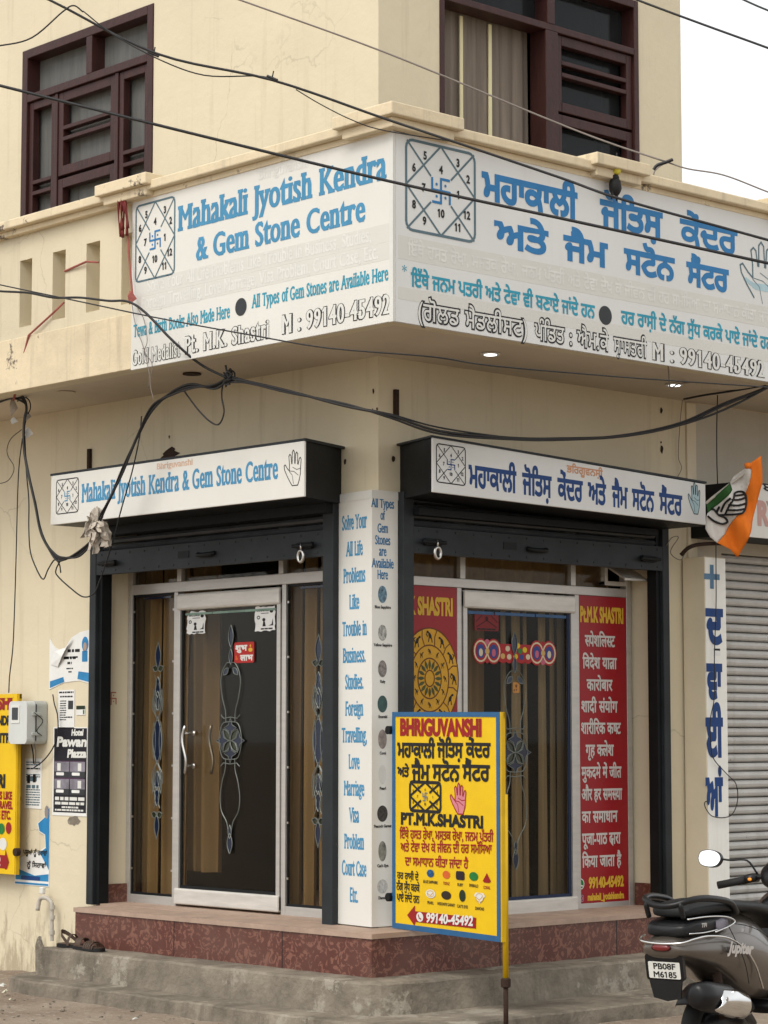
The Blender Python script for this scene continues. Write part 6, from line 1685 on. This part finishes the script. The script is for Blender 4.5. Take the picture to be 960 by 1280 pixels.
trim([(-.30, .163, .705), (-.39, .142, .70), (-.448, .10, .688), (-.466, 0, .682), (-.448, -.10, .688), (-.39, -.143, .705), (-.28, -.167, .712), (-.10, -.186, .690), (.06, -.195, .625), (.17, -.196, .545), (.23, -.194, .47), (.27, -.19, .42)], .0052)
trim([(-.40, -.112, .795), (-.25, -.142, .80), (-.08, -.158, .79), (.01, -.164, .765), (-.05, -.166, .745), (-.20, -.160, .725)], .0042)
trim([(-.395, -.118, .728), (-.28, -.140, .727), (-.15, -.156, .735)], .0035)
MB().loft([sec(-.16, .02, .73, .775), sec(-.10, .022, .725, .785), sec(-.05, .018, .735, .78)]).build('indicator_lens', 'papergrey', t, smooth_=True).location = (0, -.140, 0)
words([text_loops('TFi', 0, .05, 0, .018, .06, italic=.2)], Frame((-.33, -.1455, .755), (1, -.07, 0), (0, 0, 1), (0, -1, 0)), .004, 'lettering', 'silver', t)
words([text_loops('Jupiter', 0, .25, 0, .048, .085, italic=.35)], Frame((-.14, -.184, .628), (1, -.055, -.10), (0, -.05, 1), (0, -1, 0)), .012, 'lettering', 'silver', t)
MB().tube(smooth([(-.10, -.184, .745), (-.03, -.1935, .66), (.05, -.197, .56), (.10, -.193, .46)], 5), .0022, 5).build('panel_gap', 'rubber', t)
MB().tube(smooth([(-.03, -.180, .755), (.10, -.193, .735), (.28, -.189, .69), (.44, -.182, .62)], 5), .0022, 5).build('panel_gap', 'rubber', t)
# tail: plate, flap
tl = Vector((-.22, 0, 1)).normalized()
PF = Frame((-.425, 0, .555), (0, -1, 0), tl, Vector((-1, 0, -.22)).normalized())
MB().prism(PF, [rrect(-.098, -.052, .098, .075, .015)], -.03, -.004).build('plate_bracket', 'plastic', t)
np_ = MB().prism(PF, [rrect(-.082, -.040, .082, .040, .006)], -.003, .0).build('number_plate', 'white', t)
words([text_loops('PB08F', -.055, .060, .006, .027, .04)], PF, .001, 'lettering', 'black', np_)
words([text_loops('M6185', -.058, .062, -.034, .027, .04)], PF, .001, 'lettering', 'black', np_)
MB().prism(PF, [ccw([(-.085, -.05), (-.07, -.135), (.0, -.15), (.07, -.135), (.085, -.05)])], -.012, .0).build('mud_flap', 'rubber', t)
m_ = MB()
for a in np.linspace(R_(15), R_(150), 14): pass
rg = []
for a in np.linspace(R_(35), R_(140), 14):
    c_ = Vector((.0 + .245 * math.cos(a), 0, .213 + .245 * math.sin(a)))
    rg.append([c_ + Vector((0, y, 0)) + Vector((math.cos(a), 0, math.sin(a))) * z for y, z in ((-.075, -.03), (-.06, .0), (0, .012), (.06, 0), (.075, -.03), (.06, -.008), (0, .004), (-.06, -.008))])
m_.loft(rg).build('rear_mudguard', 'plastic', t, smooth_=True)
# engine, exhaust, stand
MB().loft([sec(-.08, .05, .14, .30), sec(.05, .085, .14, .36), sec(.25, .09, .15, .38), sec(.42, .06, .20, .36)]).build('engine_case', 'plastic', t, smooth_=True)
loft_y = lambda rows: [[Vector((x, y + w * math.cos(a), z + h * math.sin(a))) for a in np.linspace(0, 2 * math.pi, 17)[:-1]] for x, y, z, w, h in rows]
ex = MB().loft(loft_y([(x - .10, y, z + .06 * max(0, min(1, (.3 - x) * 3)), w, h) for x, y, z, w, h in [(-.335, -.165, .385, .025, .03), (-.325, -.165, .385, .05, .06), (-.22, -.168, .372, .06, .074), (-.02, -.17, .345, .06, .074), (.14, -.17, .325, .05, .058), (.22, -.16, .31, .025, .03), (.40, -.12, .25, .02, .02)]])).build('exhaust', 'plastic', t, smooth_=True)
rg = []
for x, z, h, y in ((-.20, .350, .028, -.232), (-.16, .352, .058, -.236), (-.02, .330, .066, -.238), (.12, .305, .058, -.230), (.20, .285, .030, -.212)):
    rg.append([Vector((x - .10 + .02 * math.sin(a), y + .04 * (1 - math.cos(a)) - .004, z + .055 + h * math.sin(a))) for a in np.linspace(-1.25, 1.25, 9)])
m_ = MB().loft(rg, cap=False)
sh = m_.build('heat_shield', 'chrome', ex, smooth_=True)
md = sh.modifiers.new('thick', 'SOLIDIFY'); md.thickness = .004
MB().revolve([(.0005, .004), (.010, .004), (.012, 0)], (-.255, -.241, .42), (0, -1, 0), 12).build('shield_screw', 'steel', ex)
MB().tube([(.22, -.10, .20), (.16, -.16, .02)], .012, 8).tube([(.22, .10, .20), (.16, .16, .02)], .012, 8).tube([(.22, -.11, .2), (.22, .11, .2)], .012, 8).build('centre_stand', 'iron', t)
MB().tube([(-.08, -.10, .58), (-.02, -.11, .30)], .022, 10).build('shock_absorber', 'iron', t, smooth_=True)
# floor, apron, front
MB().loft([sec(.52, .15, .27, .34, 5), sec(.70, .165, .26, .31, 5), sec(.95, .16, .26, .33, 5)]).build('floorboard', 'plastic', t, smooth_=True)
loftsec([(.90, .17, .28, .60), (.97, .20, .30, .80), (1.03, .21, .38, .88), (1.09, .18, .48, .86), (1.15, .09, .52, .78)], 'front_apron', 'bronze')
loftsec([(.885, .15, .34, .60), (.94, .18, .36, .84), (.98, .17, .40, .86)], 'inner_panel', 'plastic')
loftsec([(.93, .06, .86, .93), (.97, .14, .85, .97), (1.06, .17, .85, 1.02), (1.15, .15, .86, 1.01), (1.22, .08, .88, .97)], 'handlebar_cowl', 'plastic')
MB().revolve([(.0005, .03), (.06, .025), (.075, 0), (.07, -.03)], (1.20, 0, .93), (1, 0, -.1), 20).build('headlamp', 'mirror', t, smooth_=True)
MB().tube(smooth([(1.0, -.22, .90), (1.0, -.12, .92), (1.0, .12, .92), (1.0, .22, .90)], 4), .014, 8).build('handlebar', 'plastic', t, smooth_=True)
for s_ in (-1, 1):
    MB().tube([(1.0, s_ * .20, .905), (.98, s_ * .26, .892), (.955, s_ * .37, .868)], [.021, .021, .021], 10).build('grip', 'rubber', t, smooth_=True)
    MB().tube(smooth([(1.03, s_ * .19, .91), (1.055, s_ * .26, .90), (1.03, s_ * .37, .875)], 4), .006, 6).build('brake_lever', 'steel', t, smooth_=True)
    MB().loft([sec(.955, .03, .89, .93), sec(1.02, .035, .885, .935)]).build('switch_box', 'plastic', t, smooth_=True).location = (0, s_ * .19, 0)
    MB().ball((.953, s_ * .185, .905), .006, .012, .009).build('switch', 'amber', t, smooth_=True)
    MB().tube(smooth([(1.02, s_ * .17, .93), (1.0, s_ * .22, 1.0), (.99, s_ * .31, 1.0), (.985, s_ * .365, 1.005)], 5), .006, 6).build('mirror_stalk', 'plastic', t, smooth_=True)
    mc = Vector((.975, s_ * .425, 1.005))
    MF = Frame(mc, (0, -1, 0), (.16, 0, 1), (-1, 0, .16))
    lo = [p[:2] for p in smooth([(x * .92, y * .92, 0) for x, y in ((-.075 * 1, .0), (-.06, .040), (.0, .052), (.055, .036), (.075, .0), (.05, -.038), (0, -.048), (-.055, -.035), (-.075, 0))], 4)[:-1]]
    mr = MB().prism(MF, [ccw(lo)], -.025, .0).build('mirror', 'plastic', t, bevel=.004)
    MB().sheet(MF, [ccw([(x * .92, y * .92) for x, y in lo])], .004).build('mirror_glass', 'mirror', mr)
m_ = MB()
for s_ in (-1, 1): m_.tube([(1.14, s_ * .07, .60), (1.27, s_ * .07, .213)], .016, 8)
m_.tube([(1.14, -.075, .58), (1.14, .075, .58)], .03, 8).tube([(1.06, 0, .9), (1.14, 0, .58)], .024, 8)
m_.build('front_fork', 'iron', t)
rg = []
for a in np.linspace(R_(10), R_(150), 12):
    rg.append([Vector((1.27 + .24 * math.cos(a), 0, .213 + .24 * math.sin(a))) + Vector((math.cos(a) * z, y, math.sin(a) * z)) for y, z in ((-.07, -.04), (-.055, .0), (0, .012), (.055, 0), (.07, -.04), (.05, -.01), (0, .002), (-.05, -.01))])
MB().loft(rg).build('front_mudguard', 'bronze', t, smooth_=True)
LOCAL = False

# =================================================================== to real size
bpy.context.view_layer.update()
for o in list(SC.objects):
    if o.parent: continue
    o.location = o.location * S
    if o.type in ('MESH', 'EMPTY'): o.scale = o.scale * S
    for md in getattr(o, 'modifiers', []): pass
